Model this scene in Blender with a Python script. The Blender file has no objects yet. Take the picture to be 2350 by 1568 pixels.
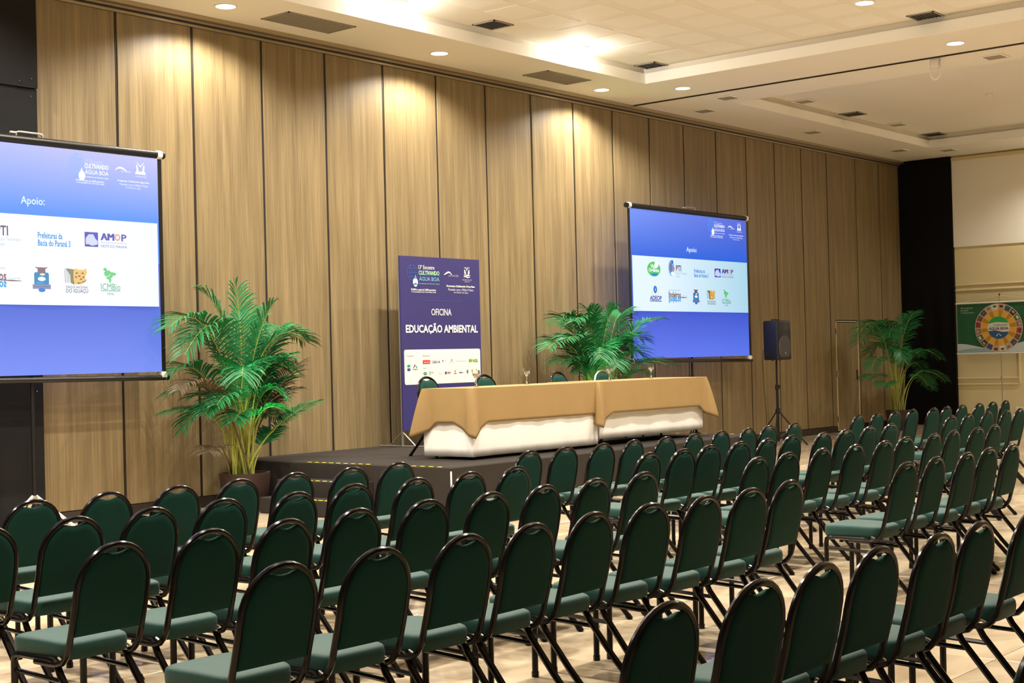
import bpy, math, random
from mathutils import Vector, Matrix
import numpy as np
PI = math.pi
random.seed(7)
C = bpy.context.scene.collection
SC = bpy.context.scene

# ------------------------------------------------------------------ colour
def lin(c):
    return tuple((v / 12.92) if v <= 0.04045 else ((v + 0.055) / 1.055) ** 2.4 for v in c)
def rgb(r, g, b):
    return lin((r / 255, g / 255, b / 255)) + (1.0,)

# ------------------------------------------------------------------ camera
cam_d = bpy.data.cameras.new('camera'); cam = bpy.data.objects.new('camera', cam_d); C.objects.link(cam)
yaw, pitch, roll = 0.8791036, 0.0128094, -0.0257791
f = Vector((math.sin(yaw) * math.cos(pitch), math.cos(yaw) * math.cos(pitch), math.sin(pitch)))
rt = Vector((math.cos(yaw), -math.sin(yaw), 0)); up = rt.cross(f)
r2 = math.cos(roll) * rt + math.sin(roll) * up
u2 = -math.sin(roll) * rt + math.cos(roll) * up
cam.matrix_world = Matrix(((r2.x, u2.x, -f.x, 0), (r2.y, u2.y, -f.y, -13.7466), (r2.z, u2.z, -f.z, 1.65), (0, 0, 0, 1)))
cam_d.sensor_fit = 'HORIZONTAL'; cam_d.sensor_width = 36; cam_d.lens = 3311.0 / 2350 * 36
cam_d.clip_end = 200
SC.camera = cam

# ------------------------------------------------------------------ world and exposure
w = bpy.data.worlds.new('world'); SC.world = w; w.use_nodes = True
w.node_tree.nodes['Background'].inputs[0].default_value = (1.0, 0.95, 0.88, 1)
w.node_tree.nodes['Background'].inputs[1].default_value = 0.10
SC.view_settings.view_transform = 'Standard'
try: SC.view_settings.look = 'None'
except Exception: pass
SC.view_settings.exposure = -0.22
SC.view_settings.gamma = 1.0
SC.view_settings.use_curve_mapping = False

# ------------------------------------------------------------------ lamps of the room, plus added fill spots
WARM = (1.0, 0.94, 0.83)
WASH_W, DOWN_W, COVE_W = 470, 900, 75
def spot(name, loc, energy, size=120, blend=0.7, col=WARM, target=None, rad=0.06):
    d = bpy.data.lights.new(name, 'SPOT'); d.energy = energy; d.color = col; d.spot_size = math.radians(size)
    d.spot_blend = blend; d.shadow_soft_size = rad
    o = bpy.data.objects.new(name, d); C.objects.link(o); o.location = loc
    if target:
        o.rotation_euler = (Vector(target) - Vector(loc)).to_track_quat('-Z', 'Y').to_euler()
    return o
def point(name, loc, energy, col=WARM, rad=0.05):
    d = bpy.data.lights.new(name, 'POINT'); d.energy = energy; d.color = col; d.shadow_soft_size = rad
    o = bpy.data.objects.new(name, d); C.objects.link(o); o.location = loc; return o
LAMPS = [(10.75, -0.68), (14.42, -0.66), (18.22, -0.6), (7.05, -0.68), (3.4, -0.68)]      # along the panelled wall
LAMPS2 = [(19.06, -1.55), (19.07, -5.95), (19.07, -10.3)]                                # beside the partition track
for x, y in LAMPS:
    spot('downlight_or_fill_lamp', (x, y, 5.79), WASH_W, 150, 0.5)
for x, y in LAMPS2:
    spot('downlight_or_fill_lamp', (x, y, 5.79), WASH_W * 0.8, 150, 0.5)
COVE = [(12.75, -1.5), (16.45, -1.5), (9.0, -1.5), (5.3, -1.5)]
for x, y in COVE:
    point('coffer_lamp', (x, y, 5.97), COVE_W)
for i in range(5):
    for j in range(3):
        spot('downlight_or_fill_lamp', (2.2 + 3.7 * i, -2.6 - 3.0 * j, 6.04), DOWN_W, 150, 0.8)
for x, y in [(29.2, -4.6), (29.2, -8.2)]:      # added unseen fill spots to brighten the cream side wall
    spot('downlight_or_fill_lamp', (x, y, 5.75), 420, 150, 0.6)
for x, y in [(24.0, -10.5)]:  # added unseen fill spot to lift the dim bay
    spot('downlight_or_fill_lamp', (x, y, 5.75), 260, 165, 0.6)
# green uplights hidden in the palms' pots
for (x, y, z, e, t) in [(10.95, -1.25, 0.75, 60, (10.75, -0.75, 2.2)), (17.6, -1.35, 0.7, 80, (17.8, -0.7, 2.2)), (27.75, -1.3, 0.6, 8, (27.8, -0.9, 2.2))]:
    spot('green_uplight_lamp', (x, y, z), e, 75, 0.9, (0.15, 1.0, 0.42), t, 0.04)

# ------------------------------------------------------------------ materials
def nt(m): return m.node_tree.nodes, m.node_tree.links
def mat(name, col, rough=0.6, metal=0.0, spec=0.5, var=0.0, scale=20, bump=0.0, bscale=200, emit=None, es=1.0, coat=0.0, sheen=0.0, coordrand=False, stretch=None):
    m = bpy.data.materials.new(name); m.use_nodes = True; n, l = nt(m); b = n['Principled BSDF']
    b.inputs['Base Color'].default_value = col; b.inputs['Roughness'].default_value = rough
    b.inputs['Metallic'].default_value = metal; b.inputs['Specular IOR Level'].default_value = spec
    b.inputs['Coat Weight'].default_value = coat; b.inputs['Sheen Weight'].default_value = sheen
    if emit: b.inputs['Emission Color'].default_value = emit; b.inputs['Emission Strength'].default_value = es
    tc = n.new('ShaderNodeTexCoord'); mp = n.new('ShaderNodeMapping'); l.new(tc.outputs['Object'], mp.inputs[0])
    if stretch: mp.inputs['Scale'].default_value = stretch
    nz = n.new('ShaderNodeTexNoise'); nz.inputs['Scale'].default_value = scale; nz.inputs['Detail'].default_value = 4
    l.new(mp.outputs[0], nz.inputs['Vector'])
    mx = n.new('ShaderNodeMix'); mx.data_type = 'RGBA'
    mx.inputs[6].default_value = tuple(c * (1 - var) for c in col[:3]) + (1,)
    mx.inputs[7].default_value = tuple(min(1, c * (1 + var)) for c in col[:3]) + (1,)
    l.new(nz.outputs[0], mx.inputs[0]); l.new(mx.outputs[2], b.inputs['Base Color'])
    if bump:
        n2 = n.new('ShaderNodeTexNoise'); n2.inputs['Scale'].default_value = bscale; l.new(mp.outputs[0], n2.inputs['Vector'])
        bp = n.new('ShaderNodeBump'); bp.inputs['Strength'].default_value = bump; bp.inputs['Distance'].default_value = 0.01
        l.new(n2.outputs[0], bp.inputs['Height']); l.new(bp.outputs[0], b.inputs['Normal'])
    return m
def wood_mat():
    m = bpy.data.materials.new('oak_laminate'); m.use_nodes = True; n, l = nt(m); b = n['Principled BSDF']
    tc = n.new('ShaderNodeTexCoord'); oi = n.new('ShaderNodeObjectInfo'); ad = n.new('ShaderNodeVectorMath'); ad.operation = 'ADD'
    cx = n.new('ShaderNodeCombineXYZ'); ml = n.new('ShaderNodeMath'); ml.operation = 'MULTIPLY'; ml.inputs[1].default_value = 40
    l.new(oi.outputs['Random'], ml.inputs[0]); l.new(ml.outputs[0], cx.inputs[0]); l.new(ml.outputs[0], cx.inputs[2])
    l.new(tc.outputs['Object'], ad.inputs[0]); l.new(cx.outputs[0], ad.inputs[1])
    def noise(sx, sz, sc, det):
        mp = n.new('ShaderNodeMapping'); mp.inputs['Scale'].default_value = (sx, 1, sz); l.new(ad.outputs[0], mp.inputs[0])
        z = n.new('ShaderNodeTexNoise'); z.inputs['Scale'].default_value = sc; z.inputs['Detail'].default_value = det; z.inputs['Roughness'].default_value = 0.6
        l.new(mp.outputs[0], z.inputs['Vector']); return z
    a = noise(60, 1.1, 1.0, 6); c = noise(9, 0.35, 1.0, 3)
    mth = n.new('ShaderNodeMath'); mth.operation = 'ADD'; l.new(a.outputs[0], mth.inputs[0]); l.new(c.outputs[0], mth.inputs[1])
    cr = n.new('ShaderNodeValToRGB'); e = cr.color_ramp.elements
    e[0].position = 0.34; e[0].color = rgb(106, 89, 63); e[1].position = 0.66; e[1].color = rgb(156, 135, 99)
    k = e.new(0.5); k.color = rgb(131, 113, 81)
    hl = n.new('ShaderNodeMath'); hl.operation = 'MULTIPLY'; hl.inputs[1].default_value = 0.5
    l.new(mth.outputs[0], hl.inputs[0]); l.new(hl.outputs[0], cr.inputs[0]); l.new(cr.outputs[0], b.inputs['Base Color'])
    b.inputs['Roughness'].default_value = 0.42; b.inputs['Specular IOR Level'].default_value = 0.35
    bp = n.new('ShaderNodeBump'); bp.inputs['Strength'].default_value = 0.12; bp.inputs['Distance'].default_value = 0.004
    l.new(a.outputs[0], bp.inputs['Height']); l.new(bp.outputs[0], b.inputs['Normal'])
    return m
def marble_mat():
    m = bpy.data.materials.new('polished_marble'); m.use_nodes = True; n, l = nt(m); b = n['Principled BSDF']
    tc = n.new('ShaderNodeTexCoord'); oi = n.new('ShaderNodeObjectInfo'); ad = n.new('ShaderNodeVectorMath'); ad.operation = 'ADD'
    cx = n.new('ShaderNodeCombineXYZ'); ml = n.new('ShaderNodeMath'); ml.operation = 'MULTIPLY'; ml.inputs[1].default_value = 60
    l.new(oi.outputs['Random'], ml.inputs[0]); l.new(ml.outputs[0], cx.inputs[0]); l.new(ml.outputs[0], cx.inputs[1])
    l.new(tc.outputs['Object'], ad.inputs[0]); l.new(cx.outputs[0], ad.inputs[1])
    mp = n.new('ShaderNodeMapping'); mp.inputs['Scale'].default_value = (0.9, 1.7, 1); mp.inputs['Rotation'].default_value = (0, 0, 0.35); l.new(ad.outputs[0], mp.inputs[0])
    z = n.new('ShaderNodeTexNoise'); z.inputs['Scale'].default_value = 1.6; z.inputs['Detail'].default_value = 7; z.inputs['Distortion'].default_value = 0.7
    l.new(mp.outputs[0], z.inputs['Vector'])
    cr = n.new('ShaderNodeValToRGB'); e = cr.color_ramp.elements
    e[0].position = 0.33; e[0].color = rgb(166, 145, 116); e[1].position = 0.62; e[1].color = rgb(212, 192, 162)
    l.new(z.outputs[0], cr.inputs[0])
    hs = n.new('ShaderNodeHueSaturation'); mr = n.new('ShaderNodeMapRange'); mr.inputs[3].default_value = 0.86; mr.inputs[4].default_value = 1.08
    l.new(oi.outputs['Random'], mr.inputs[0]); l.new(mr.outputs[0], hs.inputs['Value']); l.new(cr.outputs[0], hs.inputs['Color'])
    l.new(hs.outputs[0], b.inputs['Base Color']); b.inputs['Roughness'].default_value = 0.11
    return m
def glass_mat(name, ior, col=(1, 1, 1, 1)):
    m = bpy.data.materials.new(name); m.use_nodes = True; b = m.node_tree.nodes['Principled BSDF']
    b.inputs['Transmission Weight'].default_value = 1; b.inputs['Roughness'].default_value = 0.02; b.inputs['IOR'].default_value = ior
    b.inputs['Base Color'].default_value = col; return m
def flat(name, col, es=0.0, rough=0.55):
    m = bpy.data.materials.new(name); m.use_nodes = True; b = m.node_tree.nodes['Principled BSDF']
    b.inputs['Base Color'].default_value = col; b.inputs['Roughness'].default_value = rough; b.inputs['Specular IOR Level'].default_value = 0.2
    if es: b.inputs['Emission Color'].default_value = col; b.inputs['Emission Strength'].default_value = es * (1.23 if es < 2 else 1); b.inputs['Base Color'].default_value = tuple(c * 0.06 for c in col[:3]) + (1,)
    return m
_fl = {}
def F(r, g, b_, es=0.0):
    k = (r, g, b_, es)
    if k not in _fl: _fl[k] = flat('print_ink' if not es else 'projected_light', rgb(r, g, b_), es)
    return _fl[k]

M = dict(
    wood=wood_mat(), marble=marble_mat(),
    seam=mat('dark_seam', rgb(34, 27, 20), 0.6, var=0.1),
    alu=mat('anodised_aluminium', rgb(176, 160, 134), 0.35, 0.6, var=0.06),
    darkalu=mat('bronze_track', rgb(70, 60, 48), 0.4, 0.5, var=0.1),
    base=mat('dark_skirting', rgb(40, 30, 24), 0.5, var=0.1),
    plaster=mat('ceiling_plaster', rgb(234, 227, 214), 0.75, var=0.025, scale=1.2, bump=0.02, bscale=60),
    fascia=mat('fascia_lit_white', rgb(252, 250, 244), 0.6, var=0.01),  # whiter than the soffit: lamp light on the coffer edge put into the colour
    plaster2=mat('perforated_plaster', rgb(239, 234, 224), 0.8, var=0.03, scale=1.5, bump=0.05, bscale=120),
    cream=mat('cream_wall_paint', rgb(222, 206, 158), 0.6, var=0.03, scale=2, bump=0.02),
    cream2=mat('pale_wall_paint', rgb(246, 240, 224), 0.7, var=0.03, scale=2, bump=0.02),
    blackcloth=mat('black_cloth', rgb(16, 15, 14), 0.9, var=0.2, scale=3, bump=0.1, spec=0.15),
    blackpanel=mat('charcoal_fabric', rgb(26, 25, 24), 0.85, var=0.25, scale=5, bump=0.1, spec=0.2),
    frame=mat('bronze_black_steel', rgb(27, 22, 20), 0.2, 0.6, var=0.1, scale=8),
    green=mat('green_upholstery_shaded', rgb(18, 54, 46), 0.8, var=0.10, scale=40, bump=0.12, bscale=900, sheen=0.0, spec=0.12),  # backrests: darker than the seats, their shade put into the colour
    greentop=mat('green_upholstery_seat_lit', rgb(23, 62, 54), 0.6, var=0.08, scale=40, bump=0.12, bscale=900, sheen=0.05, spec=0.3),  # same fabric on the seats, lightened for the light from overhead
    chrome=mat('chrome', rgb(200, 196, 188), 0.15, 1.0),
    carpet=mat('charcoal_carpet', rgb(52, 47, 43), 0.95, var=0.16, scale=6, bump=0.3, bscale=500, spec=0.1),
    yellow=mat('yellow_tape', rgb(226, 214, 70), 0.5, var=0.05, emit=None),
    white=mat('white_linen', rgb(244, 238, 228), 0.8, var=0.05, scale=5, bump=0.12, bscale=7),
    tan=mat('tan_linen', rgb(147, 118, 72), 0.8, var=0.05, scale=5, bump=0.25, bscale=7),
    table=mat('table_board', rgb(120, 96, 70), 0.5, var=0.1),
    black=mat('black_metal', rgb(24, 22, 22), 0.4, 0.3, var=0.1),
    plastic=mat('black_plastic', rgb(18, 18, 24), 0.5, var=0.1, bump=0.2, bscale=400),
    grille=mat('speaker_grille', rgb(64, 62, 64), 0.6, 0.1, var=0.2, scale=200),
    whitepl=mat('white_plastic', rgb(230, 224, 214), 0.4),
    steel=mat('silver_steel', rgb(190, 186, 178), 0.3, 0.8),
    vent=mat('vent_grey', rgb(150, 142, 128), 0.6, var=0.1),
    ventdark=mat('vent_black', rgb(50, 46, 44), 0.6, var=0.1),
    pot=mat('terracotta_brown', rgb(50, 31, 25), 0.5, var=0.12, scale=6),
    soil=mat('potting_soil', rgb(40, 30, 22), 0.95, var=0.4, scale=40, bump=0.8, bscale=60),
    leaf=mat('palm_leaf', rgb(30, 116, 62), 0.40, var=0.35, scale=6, spec=0.5),
    leafdry=mat('palm_leaf_dry', rgb(84, 68, 44), 0.6, var=0.3, scale=6),
    stem=mat('palm_stem', rgb(148, 150, 62), 0.5, var=0.3, scale=10),
    glass=glass_mat('clear_glass', 1.45), water=glass_mat('water', 1.33),
    lamp=flat('lamp_glow', (1, 0.9, 0.72, 1), 14),
)
for k in ('leaf', 'leafdry'):
    n, l = nt(M[k]); b = n['Principled BSDF']; b.inputs['Subsurface Weight'].default_value = 0.0

# ------------------------------------------------------------------ mesh builder
class MB:
    def __init__(s): s.v = []; s.f = []; s.mi = []; s.m = 0
    def add(s, vs, fs):
        o = len(s.v); s.v += [tuple(p) for p in vs]; s.f += [tuple(i + o for i in q) for q in fs]; s.mi += [s.m] * len(fs); return s
    def box(s, x0, x1, y0, y1, z0, z1, bev=0.0):
        if bev:
            return s.rbox(x0, x1, y0, y1, z0, z1, bev)
        v = [(x, y, z) for x in (x0, x1) for y in (y0, y1) for z in (z0, z1)]
        return s.add(v, [(0, 1, 3, 2), (4, 6, 7, 5), (0, 4, 5, 1), (2, 3, 7, 6), (0, 2, 6, 4), (1, 5, 7, 3)])
    def rbox(s, x0, x1, y0, y1, z0, z1, b):
        # chamfered box as stacked rounded rings
        def ring(i, z):
            a, c, d, e = x0 + i, x1 - i, y0 + i, y1 - i; k = b * 0.7
            return [(a + k, d, z), (c - k, d, z), (c, d + k, z), (c, e - k, z), (c - k, e, z), (a + k, e, z), (a, e - k, z), (a, d + k, z)]
        rs = [ring(b, z0), ring(0, z0 + b), ring(0, z1 - b), ring(b, z1)]
        v = [p for r in rs for p in r]; f = [tuple(range(7, -1, -1)), tuple(range(24, 32))]
        for j in range(3):
            for i in range(8): f.append((j * 8 + i, j * 8 + (i + 1) % 8, (j + 1) * 8 + (i + 1) % 8, (j + 1) * 8 + i))
        return s.add(v, f)
    def tube(s, pts, r, n=8, cap=True, rs=None, closed=False):
        P = [Vector(p) for p in pts]; N = len(P); vs = []; fs = []
        prev = None
        for i, p in enumerate(P):
            if closed: t = P[(i + 1) % N] - P[i - 1]
            elif i == 0: t = P[1] - P[0]
            elif i == N - 1: t = P[-1] - P[-2]
            else: t = (P[i + 1] - P[i]).normalized() + (P[i] - P[i - 1]).normalized()
            t.normalize()
            if prev is None:
                a = Vector((0, 0, 1)) if abs(t.z) < 0.9 else Vector((1, 0, 0)); u = t.cross(a).normalized()
            else:
                u = (prev - t * prev.dot(t)).normalized()
            prev = u; w_ = t.cross(u); rr = rs[i] if rs else r
            for k in range(n):
                an = 2 * PI * k / n; vs.append(p + u * (rr * math.cos(an)) + w_ * (rr * math.sin(an)))
        seg = N if closed else N - 1
        for i in range(seg):
            j = (i + 1) % N
            for k in range(n): fs.append((i * n + k, i * n + (k + 1) % n, j * n + (k + 1) % n, j * n + k))
        if cap and not closed: fs.append(tuple(range(n - 1, -1, -1))); fs.append(tuple((N - 1) * n + k for k in range(n)))
        return s.add(vs, fs)
    def lathe(s, prof, c=(0, 0, 0), n=24, cap=False):
        vs = []; fs = []
        for r, z in prof:
            for k in range(n): a = 2 * PI * k / n; vs.append((c[0] + r * math.cos(a), c[1] + r * math.sin(a), c[2] + z))
        for i in range(len(prof) - 1):
            for k in range(n): fs.append((i * n + k, i * n + (k + 1) % n, (i + 1) * n + (k + 1) % n, (i + 1) * n + k))
        if cap: fs.append(tuple(range(n - 1, -1, -1))); fs.append(tuple((len(prof) - 1) * n + k for k in range(n)))
        return s.add(vs, fs)
    def grid(s, fn, nu, nv):
        vs = [fn(i / nu, j / nv) for i in range(nu + 1) for j in range(nv + 1)]
        fs = [(i * (nv + 1) + j, (i + 1) * (nv + 1) + j, (i + 1) * (nv + 1) + j + 1, i * (nv + 1) + j + 1) for i in range(nu) for j in range(nv)]
        return s.add(vs, fs)
    def build(s, name, m, parent=None, smooth=True, ang=40, loc=None):
        me = bpy.data.meshes.new(name); me.from_pydata(s.v, [], s.f); me.update()
        ms = m if isinstance(m, (list, tuple)) else [m]
        for q in ms: me.materials.append(q)
        if len(ms) > 1: me.polygons.foreach_set('material_index', s.mi)
        if smooth:
            me.polygons.foreach_set('use_smooth', [True] * len(me.polygons)); me.set_sharp_from_angle(angle=math.radians(ang))
        o = bpy.data.objects.new(name, me); C.objects.link(o)
        if parent: o.parent = parent
        if loc: o.location = loc
        return o
def tag(o, label=None, cat=None, group=None, kind=None):
    if label: o['label'] = label
    if cat: o['category'] = cat
    if group: o['group'] = group
    if kind: o['kind'] = kind
    return o
def empty(name, loc, rz=0, label=None, cat=None, group=None, kind=None):
    o = bpy.data.objects.new(name, None); C.objects.link(o); o.location = loc; o.rotation_euler = (0, 0, rz); o.empty_display_size = 0.1
    return tag(o, label, cat, group, kind)
def dup(root, loc, rz, label, group=None, scale=1.0):
    r = root.copy(); C.objects.link(r); r.location = loc; r.rotation_euler = (0, 0, rz); r.scale = (scale,) * 3; r['label'] = label
    if group: r['group'] = group
    for ch in list(root.children):
        c = ch.copy(); C.objects.link(c); c.parent = r
        for g in list(ch.children):
            d = g.copy(); C.objects.link(d); d.parent = c
    return r
def inst(src, parent, loc):
    o = src.copy(); C.objects.link(o); o.parent = parent; o.location = loc; return o

# ================================================================== SETTING
H = 5.824
S = 'structure'
# floor: tiles
fl = MB().box(-5, 31, -17, 0.3, -0.10, -0.012).build('floor', M['seam'], smooth=False); tag(fl, 'polished cream marble tile floor of the hall', 'floor', kind=S)
TS = 1.2
tl = MB().rbox(0.002, TS - 0.002, 0.002, TS - 0.002, -0.012, 0, 0.0015).build('tile', M['marble'], fl, smooth=False, loc=(0, 0, 0))
first = True; cnt = 0
for i in range(2, 26):
    for j in range(11):
        x = i * TS - 0.9; y = -(j + 1) * TS
        if x > 30.2 or (x < 2.4 and j < 4): continue
        if first: tl.location = (x, y, 0); first = False
        else: inst(tl, fl, (x, y, 0))
        cnt += 1
b = MB(); b.box(-5, 1.5, -17, 0, -0.012, 0).box(1.5, 30.3, -17, -13.2, -0.012, 0)
b.build('tile_field', M['marble'], fl, smooth=False)['kind'] = 'stuff'

# front wall with operable panels
wf = MB().box(8.60, 30.5, 0.13, 0.3, 0, 6.1).build('wall_front', M['seam'], smooth=False)
tag(wf, 'long wall of wide vertical wood grain panels behind the stage', 'wall', kind=S)
PW = 1.06722696
edges = [9.7187 + PW * k for k in range(-1, 17)]
edges += [28.085, 29.21, 30.28]
pmesh = None
for a, c in zip(edges[:-1], edges[1:]):
    g = 0.018
    ww = c - a - 2 * g
    if 26.9 < a < 27.2 or abs(a - 26.79) < 0.3:
        # panel holding the pass door: panel above and beside the door leaf
        b = MB().box(-ww / 2, ww / 2, 0, 0.06, 2.30, 5.70).box(-ww / 2, 27.0 - (a + c) / 2, 0, 0.06, 0.13, 2.30).box(28.0 - (a + c) / 2, ww / 2, 0, 0.06, 0.13, 2.30)
        b.build('panel', M['wood'], wf, smooth=False, loc=((a + c) / 2, 0, 0))
        continue
    if pmesh and abs(pmesh[1] - ww) < 0.004:
        inst(pmesh[0], wf, ((a + c) / 2, 0, 0))
    else:
        o = MB().rbox(-ww / 2, ww / 2, 0, 0.06, 0.13, 5.70, 0.006).build('panel', M['wood'], wf, smooth=False, loc=((a + c) / 2, 0, 0))
        if abs(ww - (PW - 2 * g)) < 0.002 and not pmesh: pmesh = (o, ww)
for e_ in edges[1:-1]:
    MB().box(e_ - .018, e_ + .018, .010, .13, .13, 5.70).build('joint_gasket', M['seam'], wf, smooth=False)
# seam strips of aluminium down some of the joints
for k in (0, 1, 4, 7, 8, 15):
    MB().box(edges[k + 1] - 0.003, edges[k + 1] + 0.003, 0.006, 0.010, 0.13, 5.7).build('joint_strip', M['darkalu'], wf, smooth=False)
MB().box(8.655, 8.68, -0.03, 0.06, 0.02, 5.7).build('edge_strip', M['alu'], wf, smooth=False)
# pass door
dr = empty('door_1', (27.0, 0, 0)); tag(dr, 'flush wood grain pass door in the panelled wall, thin metal frame', 'door', kind=S)
MB().rbox(0.03, 0.97, 0.002, 0.05, 0.04, 2.25, 0.004).build('door_leaf', M['wood'], dr, smooth=False)
MB().box(0, 0.016, -0.008, 0.05, 0.02, 2.28).box(0.984, 1.0, -0.008, 0.05, 0.02, 2.28).box(0, 1.0, -0.008, 0.05, 2.265, 2.28).box(0, 1.0, -0.006, 0.05, 0.02, 0.035).build('door_frame', M['cream'], dr, smooth=False)
for z in (2.07, 1.19, 0.26):
    MB().tube([(0.012, -0.018, z - 0.06), (0.012, -0.018, z + 0.06)], 0.012, 8).box(0.0, 0.05, -0.012, 0.0, z - 0.06, z + 0.06).build('hinge', M['alu'], dr)
MB().box(0.885, 0.925, -0.012, 0.0, 1.05, 1.26).tube([(0.905, -0.01, 1.1), (0.905, -0.05, 1.1), (0.82, -0.05, 1.1)], 0.009, 8).build('door_handle', M['darkalu'], dr)
# skirting
b = MB().box(8.68, 11.1, -0.02, 0.06, 0.0, 0.125).box(17.45, 26.95, -0.02, 0.06, 0, 0.125)
b.build('baseboard_front', M['base'], smooth=False); tag(bpy.data.objects['baseboard_front'], 'dark recessed skirting under the wood panels', 'baseboard', kind=S)
# head track of the operable wall
b = MB().box(8.0, 30.3, -0.02, 0.1, 5.70, 5.73).box(8.0, 30.3, -0.075, -0.045, 5.745, H + 0.02).box(8.0, 30.3, -0.14, -0.115, 5.775, H + 0.02)
b.build('trim_1', M['alu'], smooth=False); tag(bpy.data.objects['trim_1'], 'stepped aluminium head track above the wood panels', 'trim', kind=S)
b = MB().box(8.0, 30.3, -0.045, 0.02, 5.73, H + 0.02).box(8.0, 30.3, -0.115, -0.075, 5.79, H + 0.02)
b.build('trim_2', M['seam'], smooth=False); tag(bpy.data.objects['trim_2'], 'dark grooves of the head track', 'trim', kind=S)

# charcoal covered panels at the left end of the front wall
bp_ = empty('covered_partition', (7.0, 0, 0)); tag(bp_, 'charcoal fabric covered wall section at the far left behind the projection screen', 'partition')
b = MB(); b.grid(lambda u, v: (-3 + u * 4.64, -0.10 - 0.006 * math.sin(u * 37) * math.sin(v * 9), 0.0 + v * 4.665), 24, 16); b.box(-3, 1.64, -0.09, 0.0, 0, 4.665); b.build('lower_cover', M['blackpanel'], bp_)
b = MB(); b.grid(lambda u, v: (-3 + u * 4.64, -0.115 - 0.006 * math.sin(u * 31 + 1) * math.sin(v * 5), 4.672 + v * 1.15), 24, 6); b.box(-3, 1.64, -0.105, 0.0, 4.672, 5.82); b.build('upper_cover', M['blackpanel'], bp_)
for q in ((1.56, 4.77), (1.42, 4.73), (1.55, 4.58), (1.5, 1.35), (1.55, 1.45)):
    MB().lathe([(0.0, 0.012), (0.006, 0.008), (0.008, 0)], n=8).build('tack', M['chrome'], bp_, loc=(q[0], -0.118, q[1])).rotation_euler = (PI / 2, 0, 0)

# right wall
wr = MB().box(30.3, 30.6, -17, 0.3, 0, 6.1).build('wall_right', M['cream'], smooth=False); tag(wr, 'cream side wall with raised mouldings at the far right end', 'wall', kind=S)
MB().box(30.27, 30.3, -17, 0, 3.85, 5.75).build('upper_field', M['cream2'], wr, smooth=False)
for z in (3.02, 2.905, 1.0, 0.87):
    MB().rbox(30.275, 30.3, -2.53 if z < 2 else -17, -1.2, z - 0.02, z + 0.02, 0.008).build('moulding', M['cream'], wr, smooth=False)
MB().rbox(30.275, 30.3, -2.57, -2.53, 0.87, 1.9, 0.008).build('moulding', M['cream'], wr, smooth=False)
MB().rbox(30.24, 30.3, -17, -1.2, 5.72, 5.80, 0.01).build('cornice', M['cream'], wr, smooth=False)
so = MB().rbox(30.285, 30.3, -2.60, -2.44, 0.24, 0.38, 0.004).build('wall_socket', M['whitepl'], smooth=False); tag(so, 'white socket plate low on the cream wall', 'socket')
bc = MB(); bc.grid(lambda u, v: (30.18 + 0.008 * math.sin(v * 5) * math.sin(u * 20), -1.2 + u * 1.19, v * 5.82), 24, 12); bc.box(30.2, 30.3, -1.2, -0.01, 0, 5.82)
bc = bc.build('black_drape', M['blackcloth']); tag(bc, 'black floor-to-ceiling drape covering the corner beside the cream wall', 'drape')
# back wall of the unlit bay, behind the camera
wb = MB().box(13, 30.6, -17.2, -17, 0, 6.1).build('wall_back', M['cream'], smooth=False); tag(wb, 'cream wall opposite the stage', 'wall', kind=S)

# ceiling with two coffers
XT = 19.76
ce = empty('ceiling', (0, 0, H)); tag(ce, 'pale plaster ceiling with stepped coffers', 'ceiling', kind=S)
def soffit(x0, x1, cx0, cx1, cy0, cy1):
    b = MB(); t = 0.156
    b.box(x0, x1, cy1, 0.1, 0, t).box(x0, x1, -17, cy0, 0, t).box(x0, cx0, cy0, cy1, 0, t).box(cx1, x1, cy0, cy1, 0, t)
    b.build('soffit', M['plaster'], ce, smooth=False)
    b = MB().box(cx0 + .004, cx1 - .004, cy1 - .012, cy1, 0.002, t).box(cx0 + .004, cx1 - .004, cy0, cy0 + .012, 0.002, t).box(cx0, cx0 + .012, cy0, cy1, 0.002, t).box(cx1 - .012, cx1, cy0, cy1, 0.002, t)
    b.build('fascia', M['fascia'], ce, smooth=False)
    k = 0.05
    b = MB().box(cx0 - k - .02, cx1 + k + .02, cy1 + k, cy1 + k + .02, t, 0.25).box(cx0 - k - .02, cx1 + k + .02, cy0 - k - .02, cy0 - k, t, 0.25).box(cx0 - k - .02, cx0 - k, cy0 - k, cy1 + k, t, 0.25).box(cx1 + k, cx1 + k + .02, cy0 - k, cy1 + k, t, 0.25)
    b.build('cove', M['plaster'], ce, smooth=False)
soffit(-5, XT - 0.03, 1.0, 18.35, -12.6, -1.33)
soffit(XT + 0.03, 30.3, 20.80, 28.58, -12.6, -1.43)
MB().box(-5, 30.5, -17, 0.1, 0.246, 0.36).build('upper_slab', M['plaster'], ce, smooth=False)
MB().box(XT - 0.03, XT + 0.03, -17, 0.0, 0.02, 0.156).build('track_recess', M['seam'], ce, smooth=False)
MB().box(XT - 0.032, XT - 0.018, -17, -0.14, -0.012, 0.03).box(XT + 0.018, XT + 0.032, -17, -0.14, -0.012, 0.03).build('partition_track', M['darkalu'], ce, smooth=False)
# perforated squares of the upper ceiling
p0 = None
for i in range(9):
    for j in range(9):
        x = 11.95 + i * 0.74; y = -2.2 - j * 0.74
        if p0 is None: p0 = MB().rbox(-0.28, 0.28, -0.28, 0.28, 0.2435, 0.248, 0.002).build('ceiling_panel', M['plaster2'], ce, smooth=False, loc=(x, y, 0))
        else: inst(p0, ce, (x, y, 0))

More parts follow.
